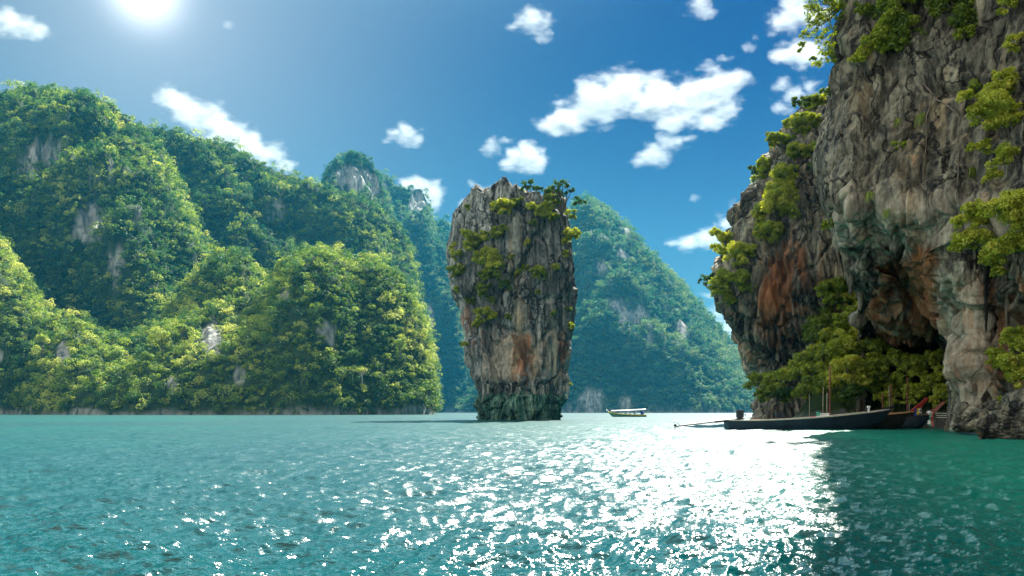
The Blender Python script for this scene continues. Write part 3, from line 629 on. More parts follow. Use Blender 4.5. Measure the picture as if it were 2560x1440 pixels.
for lam, amp in ((1.6, 0.062), (0.7, 0.042), (0.32, 0.034), (0.16, 0.023), (0.085, 0.013)):
    fade = sstep(1.2, 3.0, lam / dy)
    chop += 0.18 * (1.25 * amp / lam) ** 2 * (1 - fade ** 2)
    act = fade[:, 0] > 0.001; k = int(act.sum())
    if k == 0: continue
    for rep in range(2):
        ang = _r.normal() * 0.5; c_, s_ = math.cos(ang), math.sin(ang)
        X_, Y_ = Xg[:k], Yg[:k]
        qx = (X_ * c_ + Y_ * s_) / (lam * 1.6); qy = (-X_ * s_ + Y_ * c_) / (lam * 0.8)
        nn_ = gnoise(np.stack([qx, qy, qx * 0 + lam * 7 + rep * 3.3], -1))
        nn_ = 1 - 2.0 * np.abs(nn_) if lam < 1 and rep == 0 else nn_       # sharper crests
        Zw[:k] += amp * 0.95 * fade[:k] * nn_
# brighter green painted into the water to lift the right hand cliff's shadow
green_lift = sstep(-3.0, 5.0, Xg - (1.0 + 0.33 * Yg) + 2.5 * gnoise(np.stack([Xg / 7, Yg / 9, Xg * 0], -1))) * sstep(85, 60, Yg)
water = npmesh('water', np.stack([Xg, Yg, Zw], -1).reshape(-1, 3), gridfaces(nyw, nxw), M_WATER, smooth=True, vattr={'chop': chop ** 0.25, 'shade_lift': green_lift})
tag(water, 'teal rippled sea water of the bay with bright sun glitter', 'water', kind='structure')

# ------------------------------------------------------------------ shore bank under the overhang
bx = np.linspace(0, 1, 160); by = np.linspace(0, 1, 70)
BX, BY = np.meshgrid(bx, by, indexing='ij')
pxb = 1900 + BX * 560
Yfront = np.interp(pxb, [1900, 1990, 2200, 2390, 2460], [73, 62, 58.5, 52, 45])
Yb_ = Yfront + BY * 14
Zb = -0.6 + 8.5 * BY ** 1.3 * sstep(0.05, 0.45, BX) + 0.5 * fbm(np.stack([BX * 30, BY * 9, BX * 0], -1), 4)
Xb = (pxb - CX) / FPX * Yb_
bank = npmesh('bank', np.stack([Xb, Yb_, Zb], -1).reshape(-1, 3), gridfaces(160, 70), M_HILL, smooth=True, vattr={'rock': sstep(1.6, 0.4, Zb) * 0.55})
tag(bank, 'steep muddy shore bank overgrown with shrubs under the overhanging cliff', 'bank', kind='structure')

def bvh(V, st=3):
    Vs = V[::st, ::st]
    F = gridfaces(*Vs.shape[:2])
    return BVHTree.FromPolygons([tuple(v) for v in Vs.reshape(-1, 3).tolist()], F.tolist())
TREES = {'L': (bvh(VLd), 45.0, 0.155), 'K': (bvh(VKd), 72.0, 0.21), 'S': (bvh(VSd), 109.0, 0.32), 'B': (bvh(np.stack([Xb, Yb_, Zb], -1), 1), 61.0, 0.195)}
EYE = Vector((0, 0, CAMH))
def hit(host, px, py):
    tr, Yd, _ = TREES[host]
    d = Vector(((px - CX) / FPX, 1.0, (HY - py) / FPX)).normalized()
    loc, no, _, dist = tr.ray_cast(EYE, d)
    if loc is None:
        return Vector(wpt(px, py, Yd)), Vector((-0.4, -0.8, 0.3)).normalized(), False
    if no.dot(d) > 0: no = -no
    return loc, no, True
vr = np.random.default_rng(77)
def foliage(parts, leaf, rng, kind='pad', aspect=0.45, cover=2.2, tint=0.55, flat=0.6, droop=0.7):
    """parts: list of (centre, radius) leaf clumps, each built of small flat sprays of leaves"""
    Vs, Fs, Ts, n0 = [], [], [], 0
    for c, r in parts:
        ns = max(5, int(7 + 5 * r / max(leaf * 4, 0.3)))
        so = unit(ns, rng, 0.7) * r * rng.uniform(0.35, 0.85, (ns, 1)); so[:, 2] *= flat
        sr = r * rng.uniform(0.22, 0.42, ns)
        m = np.maximum(14, (cover * 6.0 * sr ** 2 / (leaf * leaf * aspect)).astype(int)); idx = np.repeat(np.arange(ns), m); mm = len(idx)
        d = unit(mm, rng, 0.35)
        P = np.asarray(c)[None] + so[idx] + d * (sr[idx] * rng.uniform(0.45, 1.08, mm))[:, None] * np.array([1.1, 1.1, 0.85])
        sz = leaf * rng.uniform(0.6, 1.4, mm)
        V, F = cards(P, d, sz, sz * aspect, rng, up=0.35, jit=0.45, droop=droop)
        st = rng.normal(size=ns) * 0.11
        T = np.clip(tint + st[idx] + rng.normal(size=mm) * 0.10, 0, 1)
        Vs.append(V); Fs.append(F + n0); Ts.append(T); n0 += len(V)
    return np.concatenate(Vs), np.concatenate(Fs), np.concatenate(Ts)
def bush(host, px, py, rp, tint, label, name='bush', cat='bush', group=None, mat=None, depth=None, clumps=None, flat=0.85, trunk=None, out=0.5, cover=3.2):
    """a shrub rooted on the rock seen at (px, py); rp is its radius in photo pixels"""
    p, no, ok = hit(host, px, py)
    if depth: p = Vector(wpt(px, py, depth)); no = Vector((-0.2, -0.9, 0.4)).normalized()
    r = {'K': 1.5, 'L': 1.5, 'B': 1.4, 'S': 1.3}[host] * rp / FPX * p.y; leaf = TREES[host][2] * (p.y / TREES[host][1])
    root = p.copy() - no * 0.15 if ok else p + Vector((0.4 * r, 0.6 * r, -0.3 * r))
    if trunk: root = hit(host, *trunk)[0]
    e = empty(name, root, label, cat, group)
    c = p + no * r * out - root
    if clumps is None:
        k = 3 if r < 1.0 else 5
        parts = [(c, r * 0.7)]
        for i in range(k):
            a = vr.uniform(0, 2 * math.pi); q_ = r * vr.uniform(0.4, 0.75)
            parts.append((c + Vector((math.cos(a) * q_, math.sin(a) * q_ * 0.6, vr.uniform(-0.6, 0.35) * r)), r * vr.uniform(0.34, 0.52)))
    else:
        parts = []
        for (cx_, cy_, cr) in clumps:
            parts.append((Vector(wpt(cx_, cy_, p.y)) + no * r * out - root, 1.3 * cr / FPX * p.y))
    V, F, T = foliage(parts, leaf, vr, tint=tint, flat=flat, cover=cover)
    npmesh('foliage', V, F, mat or M_BUSH, e, fattr={'tint': T})
    b = MB()
    for i, (cc_, rr_) in enumerate(parts[:6]):
        cc_ = Vector(cc_); mid = cc_ * 0.5 + Vector((0, 0, -0.12 * rr_)) + Vector(vr.normal(size=3) * 0.08 * r)
        w = max(0.02, r * 0.035)
        b.tube([(0, 0, 0), mid * 0.55, mid, cc_ * 0.85, cc_ + Vector((0, 0, 0.3 * rr_))], [w * 1.5, w * 1.2, w, w * 0.6, w * 0.25], 6)
    b.build('branches' if name == 'bush' else 'trunk', M_BARK, e, smooth=True)
    return e
GS = 'bushes growing on the sea stack'
for px, py, rp, ti, lab in (
    (1255, 529, 30, .80, 'pale yellow bush just below the sharp pinnacle of the sea stack'),
    (1349, 527, 27, .62, 'yellow green bush below the low tree on top of the sea stack'),
    (1411, 580, 27, .72, 'yellow bush on the upper right edge of the sea stack'),
    (1200, 595, 28, .66, 'bush above the largest bush on the left face of the sea stack'),
    (1231, 636, 42, .74, 'largest rounded yellow green bush on the left face of the sea stack'),
    (1247, 585, 20, .50, 'brownish green bush right of the upper left bushes on the sea stack'),
    (1180, 611, 16, .62, 'small bush between the left edge and the largest bush of the sea stack'),
    (1149, 664, 22, .52, 'dense green bush on the left edge of the sea stack'),
    (1136, 617, 13, .85, 'bright yellow bush sticking out of the left edge of the sea stack'),
    (1149, 636, 15, .70, 'yellow green bush on the left edge below the one sticking out'),
    (1208, 682, 20, .45, 'flat green bush under the largest bush on the sea stack'),
    (1358, 682, 23, .58, 'spreading green bush in the middle of the right face of the sea stack'),
    (1383, 667, 12, .68, 'small yellow green bush right of the spreading bush on the right face'),
    (1318, 604, 10, .85, 'tiny pale bush on the grey middle buttress of the sea stack'),
    (1309, 665, 13, .60, 'small bush on the crack left of the spreading bush'),
    (1295, 679, 10, .70, 'tiny yellow tuft bush left of the central crack of the sea stack'),
    (1211, 726, 21, .45, 'dark green bush in the hollow of the left face of the sea stack'),
    (1266, 706, 16, .38, 'dark bush beside the central crack of the sea stack'),
    (1144, 721, 9, .70, 'small bush on the left edge above the lower bulge of the sea stack'),
    (1176, 752, 13, .40, 'dark bush low on the left edge of the sea stack'),
    (1213, 790, 24, .72, 'yellow bush lowest of the bushes on the left face of the sea stack'),
    (1190, 808, 11, .78, 'little yellow bush just below left of the lowest yellow bush'),
    (1268, 790, 10, .50, 'thin bush right of the lowest yellow bush on the sea stack'),
    (1167, 862, 9, .82, 'lone yellow bush jutting from the lower left edge of the sea stack'),
    (1420, 776, 11, .42, 'dark green bush low on the right edge of the sea stack'),
    (1420, 812, 10, .66, 'small yellow green bush under the dark one on the right edge'),
    (1384, 782, 9, .58, 'small bright green bush left of the right edge bushes'),
    (1349, 729, 7, .62, 'tiny bush below the spreading bush on the right face'),
    (1411, 635, 11, .70, 'small yellow bush under the upper right edge bush of the sea stack'),
    (1171, 519, 8, .60, 'tiny bush on the top left corner of the sea stack'),
    (1420, 962, 6, .60, 'tiny bush just above the notch on the right of the sea stack'),
    (1296, 506, 15, .55, 'green bush in the gap right of the pinnacle of the sea stack'),
    (1372, 508, 18, .50, 'green bush at the foot of the large dark tree on the sea stack'),
    (1428, 540, 14, .60, 'bush on the top right corner of the sea stack under the reaching branch'),
    (1226, 512, 10, .58, 'small bush left of the pinnacle on the jagged top of the sea stack'),
    (1330, 560, 12, .46, 'small dark bush below the trees in the middle of the sea stack top'),
    (1386, 545, 15, .56, 'bush under the large dark tree on the face of the sea stack'),
    (1280, 640, 9, .60, 'tiny bush right of the largest bush on the sea stack'),
    (1240, 690, 13, .52, 'bush right under the largest bush on the sea stack'),
    (1232, 745, 9, .55, 'tiny bush in the hollow below the dark green bush'),
):
    bush('S', px, py, rp, ti, lab, group=GS)
TS = 'trees on top of the sea stack'
bush('S', 1322, 482, 24, .48, 'small leafy tree right of the pinnacle on top of the sea stack', 'tree', 'tree', TS, mat=M_DEEP, depth=116, clumps=[(1316, 470, 10), (1330, 466, 9), (1308, 486, 8), (1326, 482, 12), (1342, 486, 11), (1354, 484, 7)], trunk=(1326, 512), cover=1.2)
bush('S', 1407, 487, 40, .42, 'large dark tree on the top right of the sea stack with a branch reaching out', 'tree', 'tree', TS, mat=M_DEEP, depth=115,
     clumps=[(1382, 488, 11), (1395, 480, 12), (1410, 476, 12), (1424, 484, 10), (1433, 492, 8), (1400, 500, 12), (1416, 505, 9), (1384, 512, 10), (1446, 518, 10), (1460, 522, 9), (1440, 526, 6), (1372, 498, 8), (1398, 520, 9)], trunk=(1404, 540), cover=1.1)
# ---- leaning cliff behind the boats
GK = 'bushes growing on the leaning cliff'
for px, py, rp, ti, lab in (
    (2010, 262, 18, .22, 'dark bush on the ridge at the top of the leaning cliff'),
    (2052, 262, 24, .62, 'green bush at the very top of the leaning cliff beside the overhang'),
    (2053, 305, 22, .66, 'yellow green bush under the topmost bush of the leaning cliff'),
    (1993, 324, 28, .60, 'bush on the upper ridge of the leaning cliff below the dark one'),
    (1963, 368, 28, .50, 'olive bush on the sloping ridge of the leaning cliff'),
    (2046, 368, 24, .72, 'yellow bush near the overhang in the upper part of the leaning cliff'),
    (1995, 388, 26, .62, 'bush in the middle of the upper slope of the leaning cliff'),
    (1922, 427, 26, .58, 'green bush on the skyline halfway down the leaning cliff'),
    (1956, 447, 34, .70, 'big yellow green bush in the upper thicket of the leaning cliff'),
    (1984, 488, 34, .76, 'pale yellow bush at the heart of the leaning cliff thicket'),
    (1937, 521, 38, .80, 'largest pale yellow bush on the left of the leaning cliff thicket'),
    (1902, 545, 28, .72, 'yellow bush nearest the skyline under the big thicket'),
    (1928, 578, 32, .70, 'lowest bush of the thicket hanging over the rust streaks'),
    (1974, 532, 22, .64, 'small bush right of the largest pale yellow bush'),
    (2032, 440, 20, .28, 'dark green bush in the rocky gap beside the overhang'),
    (1881, 428, 11, .25, 'tiny dark bush on the skyline of the leaning cliff'),
    (1824, 611, 26, .76, 'yellow bush at the outer corner of the leaning cliff'),
    (1800, 630, 17, .70, 'bush poking past the outer corner of the leaning cliff'),
    (1848, 645, 34, .78, 'rounded yellow bush inside the outer corner of the leaning cliff'),
    (1830, 700, 34, .66, 'green bush in the lower clump at the outer corner'),
    (1876, 706, 30, .60, 'green bush right in the lower clump at the outer corner'),
    (1824, 746, 17, .56, 'lowest small bush hanging at the outer corner of the leaning cliff'),
    (2100, 718, 36, .52, 'bright green bush in the cleft between the two cliffs'),
    (2128, 742, 24, .78, 'yellow bush at the mouth of the cleft between the cliffs'),
    (2049, 797, 40, .44, 'green bush on the streaked wall of the leaning cliff'),
    (2022, 830, 18, .38, 'small dark bush below left of the bush on the streaked wall'),
):
    bush('K', px, py, rp, ti, lab, group=GK)
bush('K', 1790, 735, 22, .50, 'small green tree leaning out over the water from the cliff corner', 'tree', 'tree', None, mat=M_DEEP, depth=78,
     clumps=[(1760, 694, 10), (1772, 702, 12), (1751, 702, 7), (1780, 690, 8), (1764, 714, 8)], trunk=(1800, 738), cover=1.2, out=0)
# ---- bank under the overhang
GB = 'shrubs on the bank behind the boats'
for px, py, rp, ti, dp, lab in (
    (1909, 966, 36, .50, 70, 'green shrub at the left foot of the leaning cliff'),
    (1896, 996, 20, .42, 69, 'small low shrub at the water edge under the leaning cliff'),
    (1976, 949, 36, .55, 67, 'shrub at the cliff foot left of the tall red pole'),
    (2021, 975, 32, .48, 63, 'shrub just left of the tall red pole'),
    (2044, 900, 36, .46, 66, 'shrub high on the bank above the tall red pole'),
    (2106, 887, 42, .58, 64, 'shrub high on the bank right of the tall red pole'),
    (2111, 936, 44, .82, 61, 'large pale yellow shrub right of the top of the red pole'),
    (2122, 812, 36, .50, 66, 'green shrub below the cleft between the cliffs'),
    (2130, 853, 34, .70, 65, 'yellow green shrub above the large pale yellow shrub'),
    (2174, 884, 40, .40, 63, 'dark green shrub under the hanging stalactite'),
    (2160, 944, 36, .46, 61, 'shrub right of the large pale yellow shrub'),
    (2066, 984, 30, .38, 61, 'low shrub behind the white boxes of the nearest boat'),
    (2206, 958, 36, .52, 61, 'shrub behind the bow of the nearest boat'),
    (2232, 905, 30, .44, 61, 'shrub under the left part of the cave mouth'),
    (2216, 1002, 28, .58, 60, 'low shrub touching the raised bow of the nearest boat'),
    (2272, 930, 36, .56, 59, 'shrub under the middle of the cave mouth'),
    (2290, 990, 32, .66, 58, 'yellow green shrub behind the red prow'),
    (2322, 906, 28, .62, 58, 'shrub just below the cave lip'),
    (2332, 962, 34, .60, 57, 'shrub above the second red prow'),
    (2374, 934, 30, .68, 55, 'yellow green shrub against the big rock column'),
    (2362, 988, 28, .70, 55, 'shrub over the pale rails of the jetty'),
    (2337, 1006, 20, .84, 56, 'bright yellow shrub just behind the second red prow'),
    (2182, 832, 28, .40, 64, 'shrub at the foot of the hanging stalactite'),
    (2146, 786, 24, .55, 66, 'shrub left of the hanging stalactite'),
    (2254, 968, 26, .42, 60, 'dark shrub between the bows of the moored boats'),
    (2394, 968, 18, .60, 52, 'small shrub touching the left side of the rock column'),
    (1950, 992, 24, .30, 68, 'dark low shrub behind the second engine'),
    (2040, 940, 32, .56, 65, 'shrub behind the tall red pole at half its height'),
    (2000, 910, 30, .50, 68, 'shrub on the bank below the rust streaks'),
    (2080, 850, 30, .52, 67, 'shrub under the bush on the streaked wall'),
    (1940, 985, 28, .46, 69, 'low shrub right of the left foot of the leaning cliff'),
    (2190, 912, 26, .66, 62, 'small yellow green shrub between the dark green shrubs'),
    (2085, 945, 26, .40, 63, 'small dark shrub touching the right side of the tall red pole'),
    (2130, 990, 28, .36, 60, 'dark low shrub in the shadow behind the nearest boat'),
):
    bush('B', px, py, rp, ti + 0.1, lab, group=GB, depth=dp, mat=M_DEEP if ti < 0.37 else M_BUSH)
# ---- overhanging cliff
GL = 'bushes growing on the overhanging cliff'
bush('L', 2092, 30, 55, .50, 'leafy tree hanging off the top left edge of the overhanging cliff', 'tree', 'tree', None, depth=50.5, out=0, cover=0.9, flat=0.9,
     clumps=[(2078, 2, 30), (2050, 10, 26), (2030, 32, 22), (2062, 45, 24), (2020, 62, 18), (2042, 72, 18), (2074, 80, 18), (2010, 90, 12), (2052, 104, 14), (2003, 112, 9), (2070, 118, 18), (2062, 142, 18), (2044, 160, 13), (2076, 150, 12), (1999, 128, 6), (2034, 148, 8), (2090, 30, 24), (2050, -30, 34)], trunk=(2110, 10))
for px, py, rp, ti, lab in (
    (2078, 228, 12, .35, 'small dark bush on the left edge of the overhanging cliff'),
    (2232, 12, 50, .42, 'olive bush at the top of the overhanging cliff'),
    (2246, 84, 48, .46, 'broad olive bush hanging below the top one on the overhanging cliff'),
    (2200, 100, 40, .66, 'bright rimmed bush hanging on the left of the olive bushes'),
    (2168, 140, 22, .76, 'lowest drooping tip bush left of the olive bushes'),
    (2180, 32, 22, .40, 'small olive bush at the top of the picture left of the broad ones'),
    (2392, 18, 42, .40, 'dark green bush at the top of the picture right of the olive bushes'),
    (2440, 62, 32, .36, 'dark bush hanging right of the dark top bush'),
    (2412, 92, 22, .55, 'small bush below the dark top bushes'),
    (2540, 28, 28, .82, 'yellow bush in the top right corner'),
    (2545, 112, 22, .84, 'yellow spray below the top right corner bush'),
    (2536, 205, 34, .80, 'yellow bush at the top of the right edge cascade'),
    (2542, 272, 50, .84, 'broad yellow bush in the upper right edge cascade'),
    (2518, 345, 40, .80, 'yellow bush hanging in the lower part of the upper cascade'),
    (2488, 372, 24, .76, 'drooping tip of the upper cascade of yellow bushes'),
    (2545, 402, 30, .74, 'yellow bush between the two cascades at the right edge'),
    (2500, 462, 22, .80, 'small yellow bush at the top of the lower cascade'),
    (2526, 515, 50, .84, 'broad bright yellow bush of the lower right cascade'),
    (2462, 528, 36, .82, 'bright yellow bush reaching out left in the lower cascade'),
    (2438, 548, 18, .80, 'leftmost tip of the lower cascade of yellow bushes'),
    (2490, 590, 40, .84, 'bright yellow bush hanging in the middle of the lower cascade'),
    (2542, 585, 40, .78, 'yellow bush at the right border in the lower cascade'),
    (2478, 636, 22, .80, 'lowest drooping bush of the lower cascade'),
    (2532, 642, 30, .74, 'lowest right bush of the lower cascade'),
    (2532, 878, 36, .74, 'yellow green bush right of the rock columns'),
    (2548, 934, 40, .76, 'bush at the right border beside the rock columns'),
    (2508, 920, 28, .66, 'bush spreading in front of the dark column hollow'),
    (2542, 990, 30, .70, 'low bush above the big shore rock'),
    (2262, 366, 15, .60, 'small bush in the middle of the grey overhanging wall'),
    (2085, 556, 15, .62, 'small fern like bush on the lower left edge of the overhang'),
    (2425, 235, 18, .48, 'small bush on the dark ledge in the upper right of the wall'),
):
    bush('L', px, py, rp, ti, lab, group=GL, out=0.5 if px < 2420 else 0.9)
def grass(px, py, hp, label):
    p, no, ok = hit('L', px, py)
    h = hp / FPX * p.y; n = 46
    e = empty('grass_tuft', p - no * 0.05, label, 'grass tuft', 'grass tufts on the overhanging cliff')
    V, F, T = [], [], []
    for i in range(n):
        a = vr.uniform(-1, 1); l = h * vr.uniform(0.5, 1.0)
        side = Vector((vr.normal() * 0.5 + no.x, vr.normal() * 0.4 + no.y, 0.55 * vr.random())).normalized()
        p1 = side * l * 0.35; p2 = side * l * 0.55 + Vector((0, 0, -l * 0.8))
        w = Vector((-side.y, side.x, 0)).normalized() * 0.012
        k = len(V)
        V += [Vector((0, 0, 0)) - w, w, p1 + w, p1 - w, p2 + w * 0.2, p2 - w * 0.2]
        F += [(k, k + 1, k + 2, k + 3), (k + 3, k + 2, k + 4, k + 5)]; T += [vr.uniform(0.3, 0.75)] * 2
    npmesh('blades', V, F, M_BUSH, e, fattr={'tint': T})
for g_ in ((2305, 292, 50, 'long yellow grass tuft hanging in the middle of the grey wall'), (2176, 486, 42, 'grass tuft with brown base low on the left of the grey wall'),
           (2436, 205, 44, 'grass tuft on the upper right ledge of the grey wall'), (2428, 424, 40, 'grass tuft left of the lower yellow cascade'),
           (2218, 530, 36, 'grass tuft above the cave mouth'), (2246, 300, 30, 'thin grass tuft left of the long yellow one')):
    grass(*g_)
def root_on(host, pts, w, label, off=0.12):
    P = []
    for (x, y) in pts:
        p, no, ok = hit(host, x, y); P.append(p + no * off)
    e = P[0]; Q = []
    for i in range(len(P) - 1):
        for f in (0, 0.33, 0.66): Q.append(P[i].lerp(P[i + 1], f) - e + Vector(vr.normal(size=3) * 0.03))
    Q.append(P[-1] - e)
    o = MB().tube(Q, [w * (1 - 0.55 * i / len(Q)) for i in range(len(Q))], 6).build('hanging_root', M_BARK, smooth=True)
    o.location = e
    return tag(o, label, 'root', 'pale roots hanging on the overhanging cliff')
root_on('L', [(2306, 188), (2318, 222), (2345, 250), (2378, 272), (2398, 300), (2399, 360), (2396, 420), (2392, 480), (2398, 508)], 0.05, 'long pale root hanging down the right half of the grey wall')
root_on('L', [(2330, 240), (2318, 290), (2312, 330), (2318, 380), (2312, 440), (2316, 470)], 0.035, 'thin pale root below the long grass tuft')
root_on('L', [(2258, 250), (2254, 300), (2246, 345), (2238, 380)], 0.03, 'short thin root left of the long grass tuft')
root_on('B', [(2245, 935), (2262, 925), (2280, 905), (2290, 890)], 0.045, 'bare pale branch slanting out of the shrubs under the cave', off=2.5)
root_on('B', [(2150, 965), (2135, 950), (2150, 930), (2152, 905)], 0.04, 'bare forked branch among the bank shrubs right of the red pole', off=2.5)

# ---- stalactites: parts of the rock they hang from
def stalactite(host, px, py, hp, wp, parent, mat, depth=None, base=(0, 0, 0)):
    p, no, ok = hit(host, px, py)
    if depth: p = Vector(wpt(px, py, depth))
    h = hp / FPX * p.y; w = wp / FPX * p.y; b = Vector(base)
    nz_, na = 26, 16
    z = np.linspace(0.25, -1, nz_)[:, None]; a = np.linspace(0, 2 * math.pi, na, endpoint=False)[None]
    rad = w * (0.55 + 0.45 * np.clip(z + 0.35, 0, 1)) * np.sqrt(np.clip(1 - (np.clip(-z, 0, 1)) ** 3, 0.0, 1)) + 0 * a
    X = rad * np.cos(a); Yy = rad * np.sin(a) * 0.8; Z = z * h + 0 * a
    V = np.stack([X, Yy, Z], -1)
    nd = np.stack([np.cos(a) + 0 * z, np.sin(a) + 0 * z, 0 * X], -1)
    qq = V / max(w, 0.05) + p.x
    V = V + nd * (fbm(qq * np.array([1.2, 1.2, 0.5]), 4) * w * 0.55)[..., None]
    V = V + np.array(p - b) + np.array([no.x, no.y, 0]) * -0.1
    return npmesh('stalactite', V.reshape(-1, 3), gridfaces(nz_, na, True), mat, parent, smooth=True, vattr={'pale': np.full(nz_ * na, 0.42), 'rust': np.full(nz_ * na, 0.1), 'algae': np.zeros(nz_ * na)})
for a_ in ((2190, 745, 80, 17, 54.5), (2150, 735, 40, 14, 55), (2122, 690, 50, 14, 52.5), (2225, 760, 40, 7, 55), (2247, 800, 34, 6, 57), (2410, 640, 90, 12, 42.2), (2470, 700, 130, 9, 41.3), (2515, 690, 160, 10, 40), (2300, 820, 26, 5, 56), (2270, 640, 40, 7, 47.5), (2205, 600, 36, 7, 47.5)):
    stalactite('L', a_[0], a_[1], a_[2], a_[3], cliffL, M_ROCK, a_[4])
for a_ in ((1421, 966, 30, 6, 116), (1411, 968, 16, 5, 114), (1208, 970, 36, 5, 115), (1220, 966, 22, 5, 113), (1240, 968, 14, 6, 110.5), (1283, 962, 22, 11, 110), (1300, 970, 12, 6, 110), (1336, 960, 26, 16, 110), (1352, 972, 16, 6, 110), (1368, 968, 20, 5, 111), (1390, 970, 18, 6, 112)):
    stalactite('S', a_[0], a_[1], a_[2], a_[3], stack, M_STACK, a_[4], base=(0, DS, 0))

# ---- boulders at the foot of the rock column
def boulder(px, py, rx, ry, Y, label, algae=0.2, seed=0, amp=0.3, rough=1.0):
    c = wpt(px, py, Y); sx_, sz_ = rx / FPX * Y, ry / FPX * Y
    nu_, nv_ = 110, 80
    th_ = np.linspace(0, 2 * math.pi, nu_, endpoint=False)[None]; ph = np.linspace(0.01, math.pi - 0.01, nv_)[:, None]
    d = np.stack([np.sin(ph) * np.cos(th_), np.sin(ph) * np.sin(th_), np.cos(ph) + 0 * th_], -1)
    f1, f2, cid, off = worley(d * 1.7 + seed * 3.1)
    rr = 1 + amp * (fbm(d * 1.4 + seed, 4) + (_T[cid] - 0.5) * 0.5 - 0.3 * sstep(0.15, 0, f2 - f1)) + 0.16 * rough * fbm(d * 6 + seed, 5, ridged=True)
    V = d * rr[..., None] * np.array([sx_, (sx_ + sz_) * 0.6, sz_])
    zz = V[..., 2] + c[2]
    o = npmesh('boulder', V.reshape(-1, 3), gridfaces(nv_, nu_, True), M_ROCK, smooth=True, vattr={'rust': np.clip(0.1 + 0.25 * fbm(d * 2 + seed, 3), 0, 1), 'pale': sstep(0.9, 0.3, zz) * 0.3 * rough, 'algae': sstep(0.35, 0.0, zz) * 0.5})
    o.location = c
    return tag(o, label, 'boulder', 'boulders at the foot of the cliff')
boulder(2416, 1036, 30, 27, 43, 'dark rounded boulder at the foot of the big rock column', seed=1, rough=0.4)
boulder(2425, 1068, 38, 13, 42, 'flat wave worn boulder lying in front of the dark rounded one', seed=2, rough=0.5)
boulder(2512, 1072, 68, 40, 34, 'large barnacle crusted boulder in the lower right at the water', seed=3)
boulder(2565, 1040, 50, 62, 33.5, 'tall dark boulder at the right border beside the crusted one', seed=4)
boulder(2462, 1050, 34, 28, 39.5, 'brown boulder between the flat and the crusted boulders', seed=5)
boulder(2500, 1018, 34, 18, 39, 'small rusty boulder under the rock columns', seed=6)

# ------------------------------------------------------------------ boats
M_NAVY = paint('navy_hull_paint', (0.008, 0.016, 0.030), 0.45, 0.35, 2.0)
M_DARKWOOD = paint('dark_wood', (0.016, 0.014, 0.013), 0.6, 0.4, 3.0)
M_RAIL = paint('pale_gunwale', (0.42, 0.40, 0.34), 0.6, 0.25, 4.0)
M_ORANGE = paint('varnished_gunwale', (0.45, 0.26, 0.10), 0.5, 0.25, 4.0)
M_RED = paint('red_prow_paint', (0.30, 0.03, 0.022), 0.45, 0.25, 4.0)
M_BROWNRED = paint('red_brown_prow', (0.2, 0.045, 0.022), 0.5, 0.3, 4.0)
M_PLANK = paint('inside_planks', (0.20, 0.15, 0.09), 0.8, 0.35, 3.0)
M_ENGINE = paint('dark_engine_metal', (0.012, 0.014, 0.017), 0.6, 0.4, 8.0, 0.0)
M_STEEL = paint('worn_steel', (0.06, 0.065, 0.07), 0.55, 0.3, 8.0, 0.2)
M_WHITE = paint('white_plastic', (0.78, 0.77, 0.72), 0.5, 0.1, 6.0)
M_GREEN = paint('green_plastic', (0.06, 0.30, 0.20), 0.5, 0.2, 6.0)
M_PINK = paint('faded_red_cloth', (0.45, 0.10, 0.12), 0.9, 0.3, 9.0)
M_YELLOW = paint('yellow_paint', (0.70, 0.52, 0.05), 0.5, 0.2, 4.0)
M_TEAL = paint('green_paint', (0.04, 0.22, 0.17), 0.5, 0.25, 4.0)
M_BLUE = paint('blue_cloth', (0.03, 0.06, 0.42), 0.8, 0.2, 8.0)
M_POLE = paint('weathered_bamboo', (0.25, 0.22, 0.16), 0.8, 0.35, 5.0)
M_RUSTPOLE = paint('rusty_red_pole', (0.15, 0.04, 0.028), 0.8, 0.45, 5.0)
M_DARKPOLE = paint('dark_wet_pole', (0.06, 0.055, 0.05), 0.7, 0.4, 5.0)

